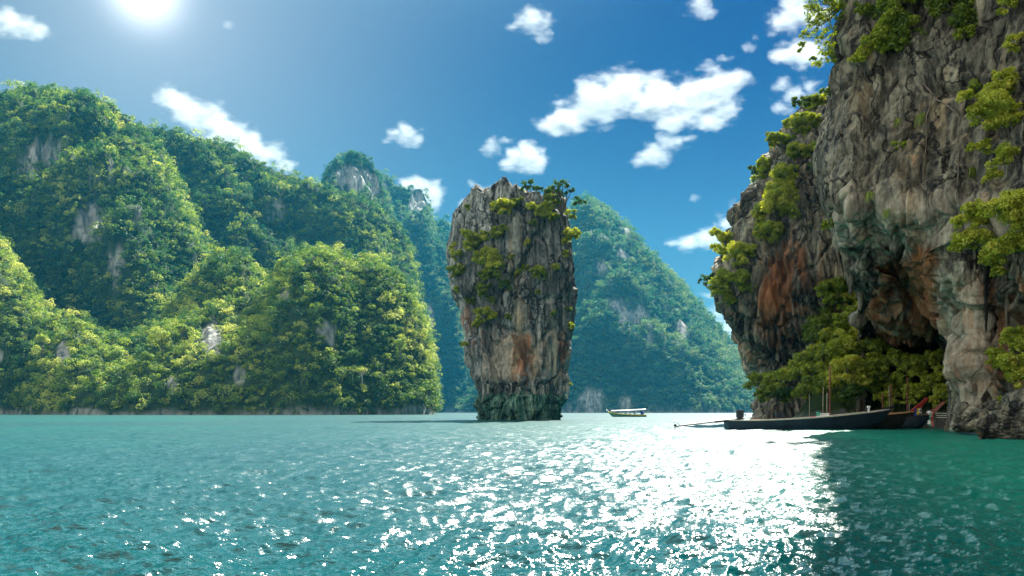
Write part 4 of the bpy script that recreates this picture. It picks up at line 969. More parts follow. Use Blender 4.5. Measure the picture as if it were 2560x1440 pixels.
def longtail(label, stern, bow, beam, zs, zb, hull_m, rail_m, prow_m, prow_rise, engine=None, group='moored longtail boats', seats=5, keel=-0.28):
    stern = Vector(stern); bow = Vector(bow)
    Ln = (bow - stern).length; rz = math.atan2(bow.y - stern.y, bow.x - stern.x)
    e = empty('longtail_boat', stern, label, 'longtail boat', group, rz)
    n = 40; S = np.linspace(0, 1, n)
    hb = beam / 2 * np.clip(0.62 + 0.9 * S, 0, 1) * np.where(S > 0.5, np.clip(1 - ((S - 0.5) / 0.5) ** 2.2, 0.0, 1) ** 0.8, 1) + 0.03
    sh = zs + 0.06 * np.exp(-S * 14) + (zb - zs) * S ** 1.9
    kl = keel + (sh - keel) * 0.92 * np.clip((S - 0.72) / 0.28, 0, 1) ** 2.2
    prof = np.array([(1.0, 1.0), (0.97, 0.72), (0.90, 0.45), (0.74, 0.2), (0.42, 0.05), (0.0, 0.0)])
    sec = np.concatenate([prof * [1, 1], (prof * [-1, 1])[::-1][1:]])
    def skin(shrink, lift):
        V = np.zeros((n, len(sec), 3))
        V[..., 0] = (S * Ln)[:, None] - 0.10 * (sec[None, :, 1] - 1) * np.where(S < 0.03, 1, 0)[:, None]
        V[..., 1] = np.maximum(hb - shrink, 0.008)[:, None] * sec[None, :, 0]
        V[..., 2] = (kl + lift)[:, None] + np.maximum(sh - kl - lift, 0.01)[:, None] * sec[None, :, 1]
        return V
    h = npmesh('hull', skin(0, 0).reshape(-1, 3), gridfaces(n, len(sec)), hull_m, e, smooth=True)
    m_ = MB(); st_ = skin(0, 0)[0]
    m_.add([tuple(v) for v in st_] + [tuple(v + np.array([0.04, 0, 0])) for v in st_], [tuple(range(len(sec))), tuple(range(2 * len(sec) - 1, len(sec) - 1, -1))] + [(k, k + 1, len(sec) + k + 1, len(sec) + k) for k in range(len(sec) - 1)])
    m_.build('transom', hull_m, e)
    npmesh('inner_planking', skin(0.05, 0.14).reshape(-1, 3), gridfaces(n, len(sec)), M_PLANK, e, smooth=True)
    for sd_ in (1, -1):
        MB().tube([(S[k] * Ln, sd_ * (hb[k] - 0.015), sh[k] + 0.012) for k in range(n)], 0.045, 6).build('gunwale', rail_m, e, smooth=True)
    for k in range(seats):
        s_ = 0.22 + 0.5 * k / max(1, seats - 1); i = int(s_ * (n - 1))
        MB().box((S[i] * Ln, 0, sh[i] - 0.12), (0.26, hb[i] * 2 - 0.12, 0.035)).build('seat', M_PLANK, e)
    d = MB(); d.box((Ln * 0.9, 0, sh[int(0.9 * n)] - 0.03), (Ln * 0.13, hb[int(0.9 * n)] * 1.3, 0.03), ry=-math.atan((sh[-1] - sh[-6]) / (Ln * 5 / n)) * 0.8); d.build('foredeck', M_PLANK, e)
    # prow post sweeping up from the bow
    P = []; np_ = 14
    V, F = [], []
    for k in range(np_):
        f = k / (np_ - 1)
        x = Ln - 0.55 + 0.55 * f + prow_rise * 0.75 * f ** 1.3; z = sh[-6] - 0.02 + (sh[-1] - sh[-6]) * min(1, f * 2) + prow_rise * f ** 1.7
        w = 0.05 + 0.02 * math.sin(f * 3); dp = 0.10 + 0.10 * math.sin(math.pi * min(1, f * 1.25)) + 0.05 * f
        a = 0.5 + 0.7 * f
        nx, nz = -math.sin(a) * dp, math.cos(a) * dp
        V += [(x - nx, -w, z - nz), (x - nx, w, z - nz), (x + nx * 0.5, w, z + nz * 0.5), (x + nx * 0.5, -w, z + nz * 0.5)]
    for k in range(np_ - 1):
        for q in range(4): F.append((k * 4 + q, k * 4 + (q + 1) % 4, k * 4 + 4 + (q + 1) % 4, k * 4 + 4 + q))
    F += [(3, 2, 1, 0), tuple((np_ - 1) * 4 + q for q in range(4))]
    MB().add(V, F).build('prow', prow_m, e)
    if engine:
        ex, ez, sl, slope = engine        # engine position along the boat, height, shaft length, shaft slope
        en = MB(); en.box((ex, 0, ez + 0.26), (0.40, 0.36, 0.34)); en.box((ex + 0.02, 0, ez + 0.48), (0.46, 0.30, 0.12)); en.box((ex, 0.0, ez + 0.05), (0.30, 0.24, 0.12))
        en.tube([(ex - 0.12, 0.1, ez + 0.5), (ex - 0.12, 0.1, ez + 0.6)], 0.05, 8)
        en = en.build('engine', M_ENGINE, e)
        MB().tube([(ex + 0.14, -0.12, ez + 0.30), (ex + 0.30, -0.16, ez + 0.32), (ex + 0.31, -0.16, ez + 0.18)], 0.03, 7).build('exhaust_pipe', M_STEEL, en)
        MB().box((ex, 0, ez + 0.56), (0.34, 0.24, 0.05)).build('fuel_tank', M_ENGINE, en)
        p0 = Vector((ex + 0.28, 0, ez + 0.03)); pe = Vector((ex - sl, 0, ez - sl * slope))
        mid = p0.lerp(pe, 0.42)
        MB().tube([p0, p0.lerp(pe, 0.41), mid, mid.lerp(pe, 0.03), pe], [0.06, 0.075, 0.075, 0.048, 0.045], 8).build('drive_shaft', M_ENGINE, e)
        MB().tube([p0 + Vector((-0.1, 0, 0.02)), p0 + Vector((0.5, 0, 0.06)), p0 + Vector((0.95, 0.02, 0.05))], [0.025, 0.025, 0.03], 7).build('tiller_handle', M_STEEL, e)
        pr = MB()
        ax = (pe - p0).normalized()
        for k in range(3):
            a = 2 * math.pi * k / 3 + 0.5; u = Vector((0, math.cos(a), math.sin(a))); u2 = ax.cross(u)
            c = pe + ax * 0.03
            pr.add([c + u * 0.03 - u2 * 0.03, c + u * 0.03 + u2 * 0.03 + ax * 0.05, c + u * 0.2 + u2 * 0.1 + ax * 0.05, c + u * 0.26, c + u * 0.18 - u2 * 0.08 - ax * 0.04,
                    c + u * 0.03 - u2 * 0.03 + ax * 0.015, c + u * 0.03 + u2 * 0.03 + ax * 0.065, c + u * 0.2 + u2 * 0.1 + ax * 0.065, c + u * 0.26 + ax * 0.015, c + u * 0.18 - u2 * 0.08 - ax * 0.025],
                   [(0, 1, 2, 3, 4), (9, 8, 7, 6, 5)] + [(k_, 5 + k_, 5 + (k_ + 1) % 5, (k_ + 1) % 5) for k_ in range(5)])
        pr.tube([pe - ax * 0.05, pe + ax * 0.08], [0.045, 0.02], 8)
        pr.build('propeller', M_ENGINE, e)
        MB().tube([pe - ax * 0.1 + Vector((0, 0, -0.02)), pe - ax * 0.28 + Vector((0, 0, -0.22)), pe - ax * 0.1 + Vector((0, 0, -0.3))], 0.014, 6).build('skeg', M_ENGINE, e)
        MB().tube([pe - ax * 0.3 + Vector((0, 0, 0.02)), pe - ax * 0.05 + Vector((0, 0, 0.24)), pe + ax * 0.16 + Vector((0, 0, 0.26))], 0.013, 6).build('propeller_guard', M_ENGINE, e)
        sp_ = Vector((0.14, 0, zs - 0.02))
        tz = p0.lerp(pe, (p0.x - 0.14) / max(0.01, p0.x - pe.x)).z
        MB().tube([sp_, Vector((0.14, 0, max(tz, zs + 0.05)))], [0.05, 0.035], 8).build('swivel_post', M_STEEL, e)
    return e, Ln, sh, hb, n
P1s, P1b = wpt(1815, 0, 53.2), wpt(2226, 0, 54.0)
P1s[2] = 0; P1b[2] = 0
b1, Ln1, sh1, hb1, n1 = longtail('long navy blue longtail boat moored nearest with its propeller shaft raised over the water', P1s, P1b, 1.5, 0.60, 1.36, M_NAVY, M_RAIL, M_DARKWOOD, 0.32, engine=(0.95, 0.74, 4.35, 0.112))
P2s, P2b = wpt(1884, 0, 55.6), wpt(2290, 0, 55.8); P2s[2] = P2b[2] = 0
b2, Ln2, sh2, hb2, n2_ = longtail('dark longtail boat with a tall curved red prow behind the nearest boat', P2s, P2b, 1.5, 0.62, 1.22, M_DARKWOOD, M_ORANGE, M_RED, 1.0, engine=(1.75, 0.66, 1.9, 0.16))
P3s, P3b = wpt(2084, 0, 58.5), wpt(2330, 0, 55.2); P3s[2] = P3b[2] = 0
b3, Ln3, sh3, hb3, n3_ = longtail('dark longtail boat with a red brown prow tied with coloured ribbons beside the jetty', P3s, P3b, 1.4, 0.60, 1.0, M_NAVY, M_DARKWOOD, M_BROWNRED, 0.95, engine=(0.6, 0.85, 1.4, 0.2))
MB().box((Ln1 * 0.85, -hb1[34] + 0.1, sh1[34] + 0.16), (0.09, 0.09, 0.32)).box((Ln1 * 0.85, -hb1[34] + 0.1, sh1[34] + 0.36), (0.17, 0.15, 0.12)).build('mooring_post', M_WHITE, b1)
MB().box((Ln1 * 0.83, -hb1[33] + 0.1, sh1[33] + 0.2), (0.05, 0.05, 0.4)).build('rail_stanchion', M_STEEL, b1)
def ribbon(boat, x, z, mat, l, w=0.10, sway=0.0):
    m_ = MB(); V = []; F = []
    k = 10
    for i in range(k):
        f = i / (k - 1)
        for yy in (-1, 1):
            V.append((x + sway * f + 0.03 * math.sin(f * 9), -0.13 - 0.03 * math.sin(f * 7), z - l * f)); V[-1] = (V[-1][0] + yy * w * (0.5 + 0.4 * f), V[-1][1], V[-1][2])
    for i in range(k - 1): F.append((2 * i, 2 * i + 1, 2 * i + 3, 2 * i + 2))
    n0 = len(V); V += [(v[0], v[1] + 0.02, v[2]) for v in V]; F += [tuple(q + n0 for q in f)[::-1] for f in F]
    return m_.add(V, F).build('ribbon', mat, boat)
for dx, mt, l in ((0.05, M_YELLOW, 0.42), (-0.12, M_BLUE, 0.55), (0.16, M_WHITE, 0.3)): ribbon(b2, Ln2 + dx, sh2[-1] + 0.22, mt, l)
for dx, mt, l in ((-0.05, M_WHITE, 0.35), (-0.14, M_GREEN, 0.95), (0.02, M_RED, 1.0), (-0.2, M_WHITE, 0.85)): ribbon(b3, Ln3 + dx, sh3[-1] + 0.22, mt, l)
MB().box((Ln3 - 0.18, -0.16, sh3[-1] + 0.18), (0.24, 0.2, 0.22), bev=0.7).build('knot', M_WHITE, b3)

for bt, L0, shv, dx, dy_ in ((b1, Ln1, sh1, 0.9, 3.2), (b2, Ln2, sh2, 1.4, 2.6), (b3, Ln3, sh3, 1.2, 2.2)):
    P0 = Vector((L0 - 0.1, 0, shv[-1])); P1_ = Vector((L0 + dx, dy_, 0.9))
    MB().tube([P0.lerp(P1_, f) - Vector((0, 0, 0.9 * f * (1 - f))) for f in np.linspace(0, 1, 12)], 0.018, 5).build('mooring_rope', M_RAIL, bt, smooth=True)
def on_boat(px, Y, z): 
    p = wpt(px, 0, Y); return (p[0], p[1], z)
def cooler(px, Y, z, d, label):
    e = empty('cooler_box', on_boat(px, Y, z), label, 'cooler box', 'white boxes on the nearest boat')
    MB().box((0, 0, d[2] * 0.42), (d[0], d[1], d[2] * 0.84)).build('body', M_WHITE, e)
    MB().box((0, 0, d[2] * 0.93), (d[0] * 1.04, d[1] * 1.04, d[2] * 0.14)).build('lid', M_WHITE, e)
cooler(2060, 53.7, 0.62, (0.52, 0.42, 0.50), 'larger white box amidships on the nearest boat')
cooler(2049, 53.3, 0.60, (0.36, 0.34, 0.32), 'low white box left in the pair on the nearest boat')
cooler(2075, 53.4, 0.64, (0.30, 0.30, 0.30), 'small white box beside the foot of the tall red pole')
e = empty('bucket', on_boat(2046, 53.4, 0.95), 'green bucket standing on the low white box', 'bucket')
bv = []; bf = []
for j, (r_, z_) in enumerate(((0.10, 0), (0.14, 0.26), (0.15, 0.27), (0.12, 0.26), (0.09, 0.03))):
    bv += [(r_ * math.cos(2 * math.pi * i / 14), r_ * math.sin(2 * math.pi * i / 14), z_) for i in range(14)]
bf = [tuple(int(q) for q in f) for f in gridfaces(5, 14, True)] + [tuple(range(14))[::-1], tuple(range(56, 70))]
MB().add(bv, bf).build('pail', M_GREEN, e); MB().tube([(-0.14, 0, 0.26), (-0.08, 0, 0.38), (0.08, 0, 0.38), (0.14, 0, 0.26)], 0.01, 5).build('handle', M_STEEL, e)
cl = MB()
for i in range(5): cl.tube([(0.16 * math.cos(a) * (1 - 0.1 * i), 0.13 * math.sin(a), 0.05 * i + 0.03 * math.sin(3 * a + i)) for a in np.linspace(0, 6.1, 16)], 0.04, 6)
cl = cl.build('cloth_bundle', M_PINK, smooth=True); cl.location = on_boat(2034, 53.4, 0.66)
tag(cl, 'faded red bundle lying left of the white boxes', 'bundle')

GP = 'mooring poles standing among the boats'
def pole(px, ytop, Y, w, mat, label, lean=0.0):
    p = wpt(px, 0, Y); ht = CAMH + (HY - ytop) / FPX * Y
    k = 9; P = [(lean * ht * f + 0.02 * math.sin(5 * f + px), 0.01 * math.cos(7 * f + px), -1.2 + (ht + 1.2) * f) for f in np.linspace(0, 1, k)]
    o = MB().tube(P, [0.72 * w * (1.05 - 0.25 * f) for f in np.linspace(0, 1, k)], 8).build('mooring_pole', mat, smooth=True)
    o.location = (p[0], p[1], 0); return tag(o, label, 'pole', GP)
pole(2075, 915, 54.6, 0.085, M_RUSTPOLE, 'tall thick rusty red pole behind the white boxes')
pole(2068, 982, 54.5, 0.05, M_POLE, 'pale bamboo pole close left of the tall red pole')
pole(2055, 968, 55.0, 0.045, M_POLE, 'thin leaning bamboo pole left of the pale one', lean=0.04)
pole(2026, 985, 57.5, 0.035, M_POLE, 'very thin bleached pole left of all the other poles', lean=-0.04)
pole(2205, 984, 57.0, 0.055, M_RUSTPOLE, 'short red pole behind the bow of the nearest boat', lean=0.02)
pole(2223, 966, 57.6, 0.045, M_POLE, 'slim pale pole right of the short red one')
pole(2230, 960, 57.3, 0.055, M_RUSTPOLE, 'reddish pole beside the slim pale pole', lean=-0.01)
pole(2269, 944, 57.2, 0.07, M_RUSTPOLE, 'stout reddish pole between the nearest bow and the red prow')
pole(2274, 1008, 57.0, 0.045, M_POLE, 'short pale stake right of the stout reddish pole')
pole(2303, 1012, 56.9, 0.045, M_POLE, 'short pale stake under the tall red prow')
pole(2340, 964, 57.4, 0.05, M_POLE, 'pale pole rising behind the red brown prow')
pole(2371, 978, 53.6, 0.055, M_DARKPOLE, 'dark wet pole in front of the jetty rails')

# small jetty with pale rails between the last boat and the boulders
jx0, jx1 = wpt(2343, 0, 55)[0], wpt(2402, 0, 53.6)[0]
jt = empty('jetty', (jx0, 55, 0), 'small dark jetty with three pale rails beside the dark boulder', 'jetty', rz=math.atan2(-1.4, jx1 - jx0))
jl = math.hypot(jx1 - jx0, 1.4)
MB().box((jl / 2, 0.5, 0.55), (jl, 1.3, 0.12)).build('deck', M_DARKWOOD, jt)
MB().box((jl / 2, -0.12, 0.2), (jl, 0.06, 0.6)).build('skirt_board', M_DARKWOOD, jt)
for z in (0.80, 0.95, 1.10): MB().tube([(0, -0.1, z + 0.02), (jl * 0.5, -0.1, z), (jl, -0.1, z - 0.04)], 0.028, 7).build('rail', M_RAIL, jt, smooth=True)
for f in (0.02, 0.36, 0.68, 0.98): MB().tube([(jl * f, -0.06, -1), (jl * f, -0.06, 1.14)], 0.045, 7).build('post', M_DARKWOOD, jt, smooth=True)

# distant tour boat with an awning
YD = 196.0
ps = wpt(1615, 0, YD); pb = wpt(1520, 0, YD)
td = empty('tour_boat', (ps[0], YD, 0), 'distant green and yellow boat with a long white awning crossing the bay', 'tour boat', rz=math.pi)
Lt = ps[0] - pb[0]; n = 24; S = np.linspace(0, 1, n)
hb_ = 0.9 * np.where(S > 0.55, np.clip(1 - ((S - 0.55) / 0.45) ** 2, 0, 1) ** 0.8, np.clip(0.75 + S, 0, 1)) + 0.02
sh_ = 0.62 + 0.75 * S ** 3.2; kl_ = -0.3 + (sh_ + 0.3) * 0.9 * np.clip((S - 0.75) / 0.25, 0, 1) ** 2
prof = np.array([(1.0, 1.0), (0.97, 0.7), (0.85, 0.35), (0.5, 0.08), (0, 0), (-0.5, 0.08), (-0.85, 0.35), (-0.97, 0.7), (-1.0, 1.0)])
V = np.zeros((n, 9, 3)); V[..., 0] = (S * Lt)[:, None]; V[..., 1] = hb_[:, None] * prof[None, :, 0]; V[..., 2] = kl_[:, None] + (sh_ - kl_)[:, None] * prof[None, :, 1]
npmesh('hull', V.reshape(-1, 3), gridfaces(n, 9), M_TEAL, td, smooth=True)
for sd_ in (1, -1):
    MB().tube([(S[k] * Lt, sd_ * (hb_[k] + 0.02), sh_[k] - 0.16) for k in range(n)], 0.11, 6).build('rubbing_strake', M_YELLOW, td, smooth=True)
MB().box((Lt * 0.45, 0, 0.30), (Lt * 0.86, 1.3, 0.08)).build('floor', M_PLANK, td)
rf = MB(); k = 14
rv = []
for i in range(k):
    f = i / (k - 1); x = 0.15 + f * (Lt * 0.9); z = 1.98 - 0.42 * f ** 0.7 + 0.0 * f
    for yy, dz in ((-0.95, -0.10), (-0.5, 0.02), (0, 0.06), (0.5, 0.02), (0.95, -0.10), (0.95, -0.17), (0, -0.02), (-0.95, -0.17)): rv.append((x, yy, z + dz))
rf.add(rv, [tuple(int(q) for q in f) for f in gridfaces(k, 8, True)] + [tuple(range(8)), tuple(range((k - 1) * 8, k * 8))[::-1]])
rf.build('awning', paint('awning_canvas', (0.42, 0.44, 0.43), 0.7, 0.15, 2.0), td)
for f in (0.06, 0.28, 0.5, 0.72, 0.9):
    for yy in (-0.85, 0.85):
        x = 0.15 + f * Lt * 0.9; i = int(f * (n - 1))
        MB().tube([(x, yy * min(1, hb_[i] / 0.9), sh_[i] - 0.05), (x, yy, 1.82 - 0.42 * f ** 0.7)], 0.035, 6).build('post', M_WHITE, td)
MB().box((0.9, 0, 0.95), (0.7, 1.1, 0.7)).build('engine_cover', M_BLUE, td)
for f in (0.3, 0.42, 0.54, 0.66): MB().box((Lt * f, 0, 0.72), (0.3, 1.4, 0.42)).build('bench', M_WHITE if f in (0.42, 0.66) else M_TEAL, td)
MB().tube([(Lt - 0.3, 0, sh_[-2]), (Lt + 0.15, 0, sh_[-1] + 0.15), (Lt + 0.42, 0, sh_[-1] + 0.42)], [0.12, 0.10, 0.06], 8).build('prow', M_WHITE, td, smooth=True)

# ------------------------------------------------------------------ trees of the front hill that stand out on their own
def hill_tree(px, py, Y, rp, tint, label, hp=None, bare=False, dead=False):
    c = Vector(wpt(px, py, Y)); r = rp / FPX * Y; h = (hp or rp * 1.7) / FPX * Y
    e = empty('jungle_tree', c - Vector((0, 0, h)), label, 'tree', 'trees standing out on the lower front hill')
    t_ = MB(); w = 0.05 * r + 0.06
    t_.tube([(0, 0, -0.8), (0.05 * r, 0, h * 0.4), (-0.04 * r, 0.05, h * 0.75), (0, 0, h)], [w * 1.5, w * 1.1, w * 0.8, w * 0.5], 8)
    for k in range(6):
        a = 2 * math.pi * k / 6 + vr.uniform(0, 1); q_ = r * vr.uniform(0.5, 0.8)
        t_.tube([(0, 0, h * vr.uniform(0.55, 0.8)), (math.cos(a) * q_ * 0.5, math.sin(a) * q_ * 0.5, h * 0.92), (math.cos(a) * q_, math.sin(a) * q_, h + r * vr.uniform(0.0, 0.35))], [w * 0.55, w * 0.4, w * 0.15], 6)
    t_.build('trunk', M_PALEBARK if dead else M_BARK, e, smooth=True)
    V, F, T = crowns(np.array([[0, 0, h]]), np.array([r]), int((90 if dead else 420) * (r / 2.5) ** 2), 0.62, vr, flat=0.62, nsub=14, tint0=np.array([tint]))
    npmesh('crown', V, F, M_FOREST, e, fattr={'tint': T})
for a_ in ((405, 850, 352, 36, .86, 'large bright green domed tree on the saddle of the lower front hill'),
           (370, 900, 340, 26, .62, 'rounded tree below left of the bright green domed tree'),
           (455, 825, 356, 24, .72, 'pale tree right above the bright green domed tree'),
           (340, 985, 328, 22, .78, 'yellow green tree leaning over the tiny beach'),
           (310, 1005, 326, 16, .85, 'small yellow tree at the water left of the tiny beach'),
           (905, 930, 340, 20, .95, 'bleached nearly leafless tree low on the front hill', None, False, True),
           (870, 690, 398, 20, .66, 'tree on the notch between the two top humps of the front hill'),
           (920, 655, 402, 20, .55, 'dark topped tree on the right top hump of the front hill'),
           (760, 640, 405, 24, .62, 'broad tree at the left of the highest hump of the front hill'),
           (700, 985, 328, 22, .74, 'pale green tree just above the shore under the highest hump'),
           (650, 880, 350, 22, .76, 'bright tree right of the bare rock face of the front hill'),
           (190, 815, 372, 26, .70, 'broad pale tree crowning the leftmost hump of the front hill'),
           (105, 850, 352, 22, .76, 'yellow green tree on the outer shoulder of the leftmost hump'),
           (1000, 860, 352, 24, .70, 'yellow green tree near the right end of the front hill'),
           (840, 860, 350, 26, .72, 'layered tree in the middle of the right part of the front hill')):
    hill_tree(*a_)
# tiny beach at the foot of the front hill
nb = 40; aa = np.linspace(0, 2 * math.pi, nb, endpoint=False)
rings = np.linspace(1, 0, 7); bc = wpt(338, 0, 324)
Vb = [(bc[0] + 4.5 * r_ * math.cos(a) * (1 + 0.15 * math.sin(3 * a)), bc[1] + 3.2 * r_ * math.sin(a), -0.25 + 0.95 * (1 - r_ ** 2)) for r_ in rings for a in aa]
sand = npmesh('beach', Vb, gridfaces(7, nb, True), paint('pale_sand', (0.50, 0.43, 0.26), 0.95, 0.2, 1.0), smooth=True)
tag(sand, 'tiny pale sand beach at the foot of the lower front hill', 'beach', kind='structure')

# ------------------------------------------------------------------ clouds
YC = 4200.0
def cloud(label, lobes, dens=0.013, soft=1.0, wisp=0.9, scale=1.35):
    L_ = np.array(lobes, float)
    cx0, cy0 = L_[:, 0].mean(), L_[:, 1].mean()
    c0 = wpt(cx0, cy0, YC); k = YC / FPX
    loc = [((l[0] - cx0) * k, 0.0, -(l[1] - cy0) * k) for l in L_]
    rad = [(l[2] * k * 1.12, (l[2] + l[3]) * 0.45 * k, l[3] * k * 1.12) for l in L_]
    m, t, o = newmat('cloud_vapour'); ln = t.links.new
    tcn = N(t, 'ShaderNodeTexCoord'); prev = None
    wn1 = N(t, 'ShaderNodeTexNoise'); wn1.inputs['Scale'].default_value = 0.0052 * scale; wn1.inputs['Detail'].default_value = 5; ln(tcn.outputs['Object'], wn1.inputs['Vector'])
    wv = N(t, 'ShaderNodeVectorMath', operation='MULTIPLY_ADD'); wv.inputs[1].default_value = (150, 150, 110); ln(wn1.outputs['Color'], wv.inputs[0])
    sb = N(t, 'ShaderNodeVectorMath', operation='SUBTRACT'); sb.inputs[1].default_value = (75, 75, 55); ln(tcn.outputs['Object'], sb.inputs[0]); ln(sb.outputs[0], wv.inputs[2])
    for c, r in zip(loc, rad):
        s1 = N(t, 'ShaderNodeVectorMath', operation='SUBTRACT'); s1.inputs[1].default_value = c; ln(wv.outputs[0], s1.inputs[0])
        s2 = N(t, 'ShaderNodeVectorMath', operation='DIVIDE'); s2.inputs[1].default_value = r; ln(s1.outputs[0], s2.inputs[0])
        s3 = N(t, 'ShaderNodeVectorMath', operation='LENGTH'); ln(s2.outputs[0], s3.inputs[0])
        if prev is None: prev = s3.outputs['Value']
        else:
            mn = N(t, 'ShaderNodeMath', operation='SMOOTH_MIN'); mn.inputs[2].default_value = 0.15; ln(prev, mn.inputs[0]); ln(s3.outputs['Value'], mn.inputs[1]); prev = mn.outputs[0]
    n2 = N(t, 'ShaderNodeTexNoise'); n2.inputs['Scale'].default_value = 0.009 * scale; n2.inputs['Detail'].default_value = 7; n2.inputs['Roughness'].default_value = 0.66; mpn = N(t, 'ShaderNodeMapping'); mpn.inputs['Rotation'].default_value = (0, R(28), 0); mpn.inputs['Scale'].default_value = (0.6, 1, 1.35); ln(tcn.outputs['Object'], mpn.inputs['Vector']); ln(mpn.outputs[0], n2.inputs['Vector'])
    a1 = N(t, 'ShaderNodeMath', operation='MULTIPLY_ADD'); a1.inputs[1].default_value = 2.9 * wisp; a1.inputs[2].default_value = 1.06 - 1.45 * wisp; ln(n2.outputs[0], a1.inputs[0])
    a2 = N(t, 'ShaderNodeMath', operation='SUBTRACT'); ln(a1.outputs[0], a2.inputs[0]); ln(prev, a2.inputs[1])
    mr_ = N(t, 'ShaderNodeMapRange', interpolation_type='SMOOTHSTEP'); mr_.inputs['From Min'].default_value = 0.0; mr_.inputs['From Max'].default_value = 1.1 * soft
    mr_.inputs['To Max'].default_value = dens; ln(a2.outputs[0], mr_.inputs['Value'])
    pv = N(t, 'ShaderNodeVolumePrincipled'); pv.inputs['Color'].default_value = (0.62, 0.63, 0.645, 1); pv.inputs['Anisotropy'].default_value = 0.25
    ln(mr_.outputs[0], pv.inputs['Density']); ln(pv.outputs[0], o.inputs['Volume'])
    m.cycles.volume_step_rate = 0.35
    # hull: union of the lobes
    V, F = [], []
    for c, r in zip(loc, rad):
        nu_, nv_ = 16, 10
        for j in range(nv_ + 1):
            for i in range(nu_):
                ph = math.pi * j / nv_; th_ = 2 * math.pi * i / nu_
                V.append((c[0] + 1.42 * r[0] * max(math.sin(ph), 0.03) * math.cos(th_), c[1] + 1.42 * r[1] * max(math.sin(ph), 0.03) * math.sin(th_), c[2] + 1.42 * r[2] * math.cos(ph)))
        n0 = len(V) - (nv_ + 1) * nu_
        F += [tuple(int(q) + n0 for q in f) for f in gridfaces(nv_ + 1, nu_, True)]
        F += [tuple(n0 + i for i in range(nu_))[::-1], tuple(n0 + nv_ * nu_ + i for i in range(nu_))]
    me = bpy.data.meshes.new('cloud'); me.from_pydata(V, [], F)
    tmp = bpy.data.objects.new('cloud_hull', me); COL.objects.link(tmp)
    md = tmp.modifiers.new('union', 'REMESH'); md.mode = 'VOXEL'; md.voxel_size = max(6.0, min(r[2] for r in rad) * 0.28)
    ev = tmp.evaluated_get(bpy.context.evaluated_depsgraph_get())
    me2 = bpy.data.meshes.new_from_object(ev); bpy.data.objects.remove(tmp); bpy.data.meshes.remove(me)
    me2.name = 'cloud'; me2.materials.clear(); me2.materials.append(m)
    ob = bpy.data.objects.new('cloud', me2); COL.objects.link(ob); ob.location = c0
    return tag(ob, label, 'cloud', 'white clouds in the blue sky')
cloud('white cloud in the top left corner of the sky', [(15, 50, 40, 32), (55, 60, 45, 24), (100, 78, 40, 16), (-30, 45, 40, 30)], 0.012)
cloud('long bright cloud slanting down to the ridge on the left', [(425, 240, 34, 22), (465, 270, 46, 34), (520, 300, 55, 38), (570, 335, 55, 36), (620, 362, 50, 34), (665, 385, 48, 34), (705, 415, 30, 20)], 0.02)
cloud('small cloud high between the ridge and the sea stack', [(985, 340, 28, 16), (1015, 332, 34, 24), (1040, 346, 20, 16)], 0.014)
cloud('pair of white puffs low behind the hazy crag', [(1025, 468, 44, 24), (1080, 480, 30, 36), (1050, 462, 30, 20)], 0.018)
cloud('ragged small cloud at the top middle of the sky', [(1330, 45, 46, 26), (1300, 58, 30, 14), (1360, 50, 26, 22)], 0.010, wisp=1.1)
cloud('tiny wisp just under the ragged top middle cloud', [(1352, 96, 26, 10), (1372, 84, 14, 10)], 0.009, wisp=1.1)
cloud('biggest white cloud right of the middle of the sky', [(1385, 315, 44, 26), (1430, 290, 55, 40), (1490, 258, 62, 48), (1560, 228, 76, 50), (1640, 240, 70, 50), (1720, 250, 70, 48), (1790, 222, 64, 40), (1850, 194, 40, 20), (1770, 300, 50, 30), (1690, 300, 40, 24), (1815, 270, 40, 28)], 0.018)
cloud('slanted ragged cloud under the biggest cloud', [(1675, 352, 44, 26), (1635, 384, 40, 26), (1600, 400, 26, 16), (1715, 345, 24, 12)], 0.012)
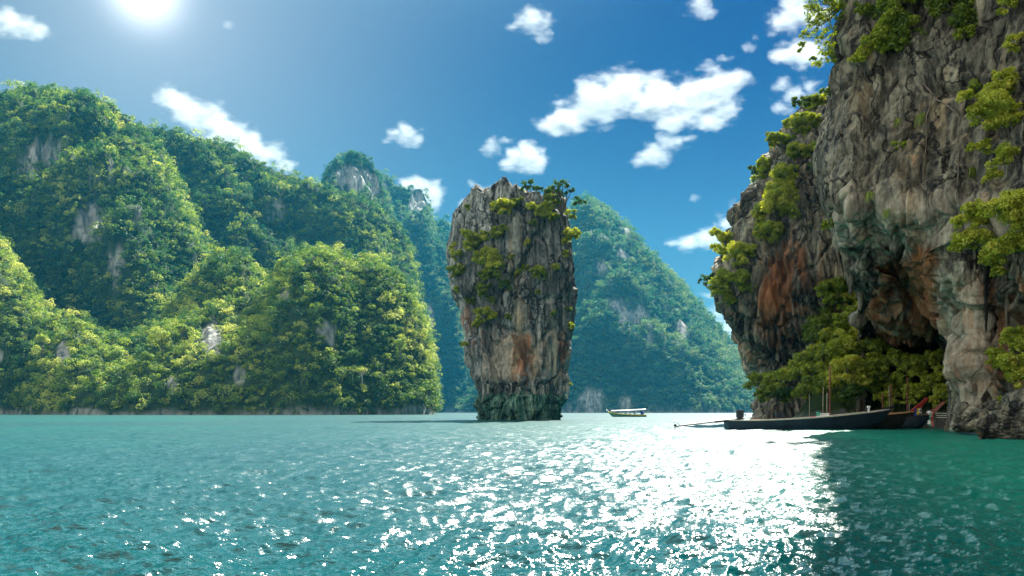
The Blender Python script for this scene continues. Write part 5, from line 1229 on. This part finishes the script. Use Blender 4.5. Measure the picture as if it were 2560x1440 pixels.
cloud('round dense white cloud left of the biggest cloud', [(1285, 395, 34, 26), (1320, 385, 40, 34), (1345, 400, 26, 24)], 0.022)
cloud('small ragged puff touching the round dense cloud', [(1228, 365, 24, 20), (1265, 352, 20, 10)], 0.012)
cloud('thin streak of cloud above the right end of the biggest cloud', [(1770, 165, 24, 14), (1810, 148, 26, 10)], 0.008, wisp=1.0)
cloud('tiny slanted streak near the right cliff', [(1872, 118, 20, 9), (1884, 95, 10, 9)], 0.008)
cloud('faint cloud at the top edge right of the middle', [(1748, 14, 34, 24), (1770, 30, 22, 12)], 0.011)
cloud('big white cloud behind the hanging tree', [(1960, 50, 44, 30), (1995, 25, 50, 36), (2030, 40, 40, 36), (1985, 130, 46, 26), (2025, 130, 40, 34), (1930, 45, 20, 14)], 0.018)
cloud('soft cloud between the hanging tree and the leaning cliff', [(1950, 215, 26, 26), (1985, 235, 34, 18), (2022, 215, 26, 30), (1960, 268, 24, 14)], 0.010)
cloud('low white cloud left of the leaning cliff', [(1685, 602, 26, 14), (1725, 605, 42, 20), (1775, 592, 44, 20), (1820, 560, 34, 34), (1840, 525, 24, 24)], 0.014)
cloud('faint low cloud over the right shoulder of the hazy cone hill', [(1765, 742, 30, 12), (1800, 780, 40, 18), (1820, 815, 40, 22)], 0.007)
cloud('faint wispy cloud left of the top of the sea stack', [(1180, 466, 18, 14), (1206, 470, 20, 14), (1170, 510, 20, 12)], 0.007)
cloud('tiny puff over the cone shaped hill', [(1735, 494, 14, 9)], 0.009)
cloud('tiny puff left of the sun glow', [(572, 62, 14, 9)], 0.009)

# ------------------------------------------------------------------ haze
m, t, o = newmat('haze_air')
pv = N(t, 'ShaderNodeVolumePrincipled'); pv.inputs['Density'].default_value = 0.00006
pv.inputs['Color'].default_value = (0.04, 0.50, 0.90, 1); pv.inputs['Anisotropy'].default_value = 0.25
t.links.new(pv.outputs[0], o.inputs['Volume'])
hz = MB().box((0, 890, 207), (3600, 1860, 420), bev=0).build('haze', m)
tag(hz, 'pale blue sea haze filling the bay', 'haze', kind='stuff')
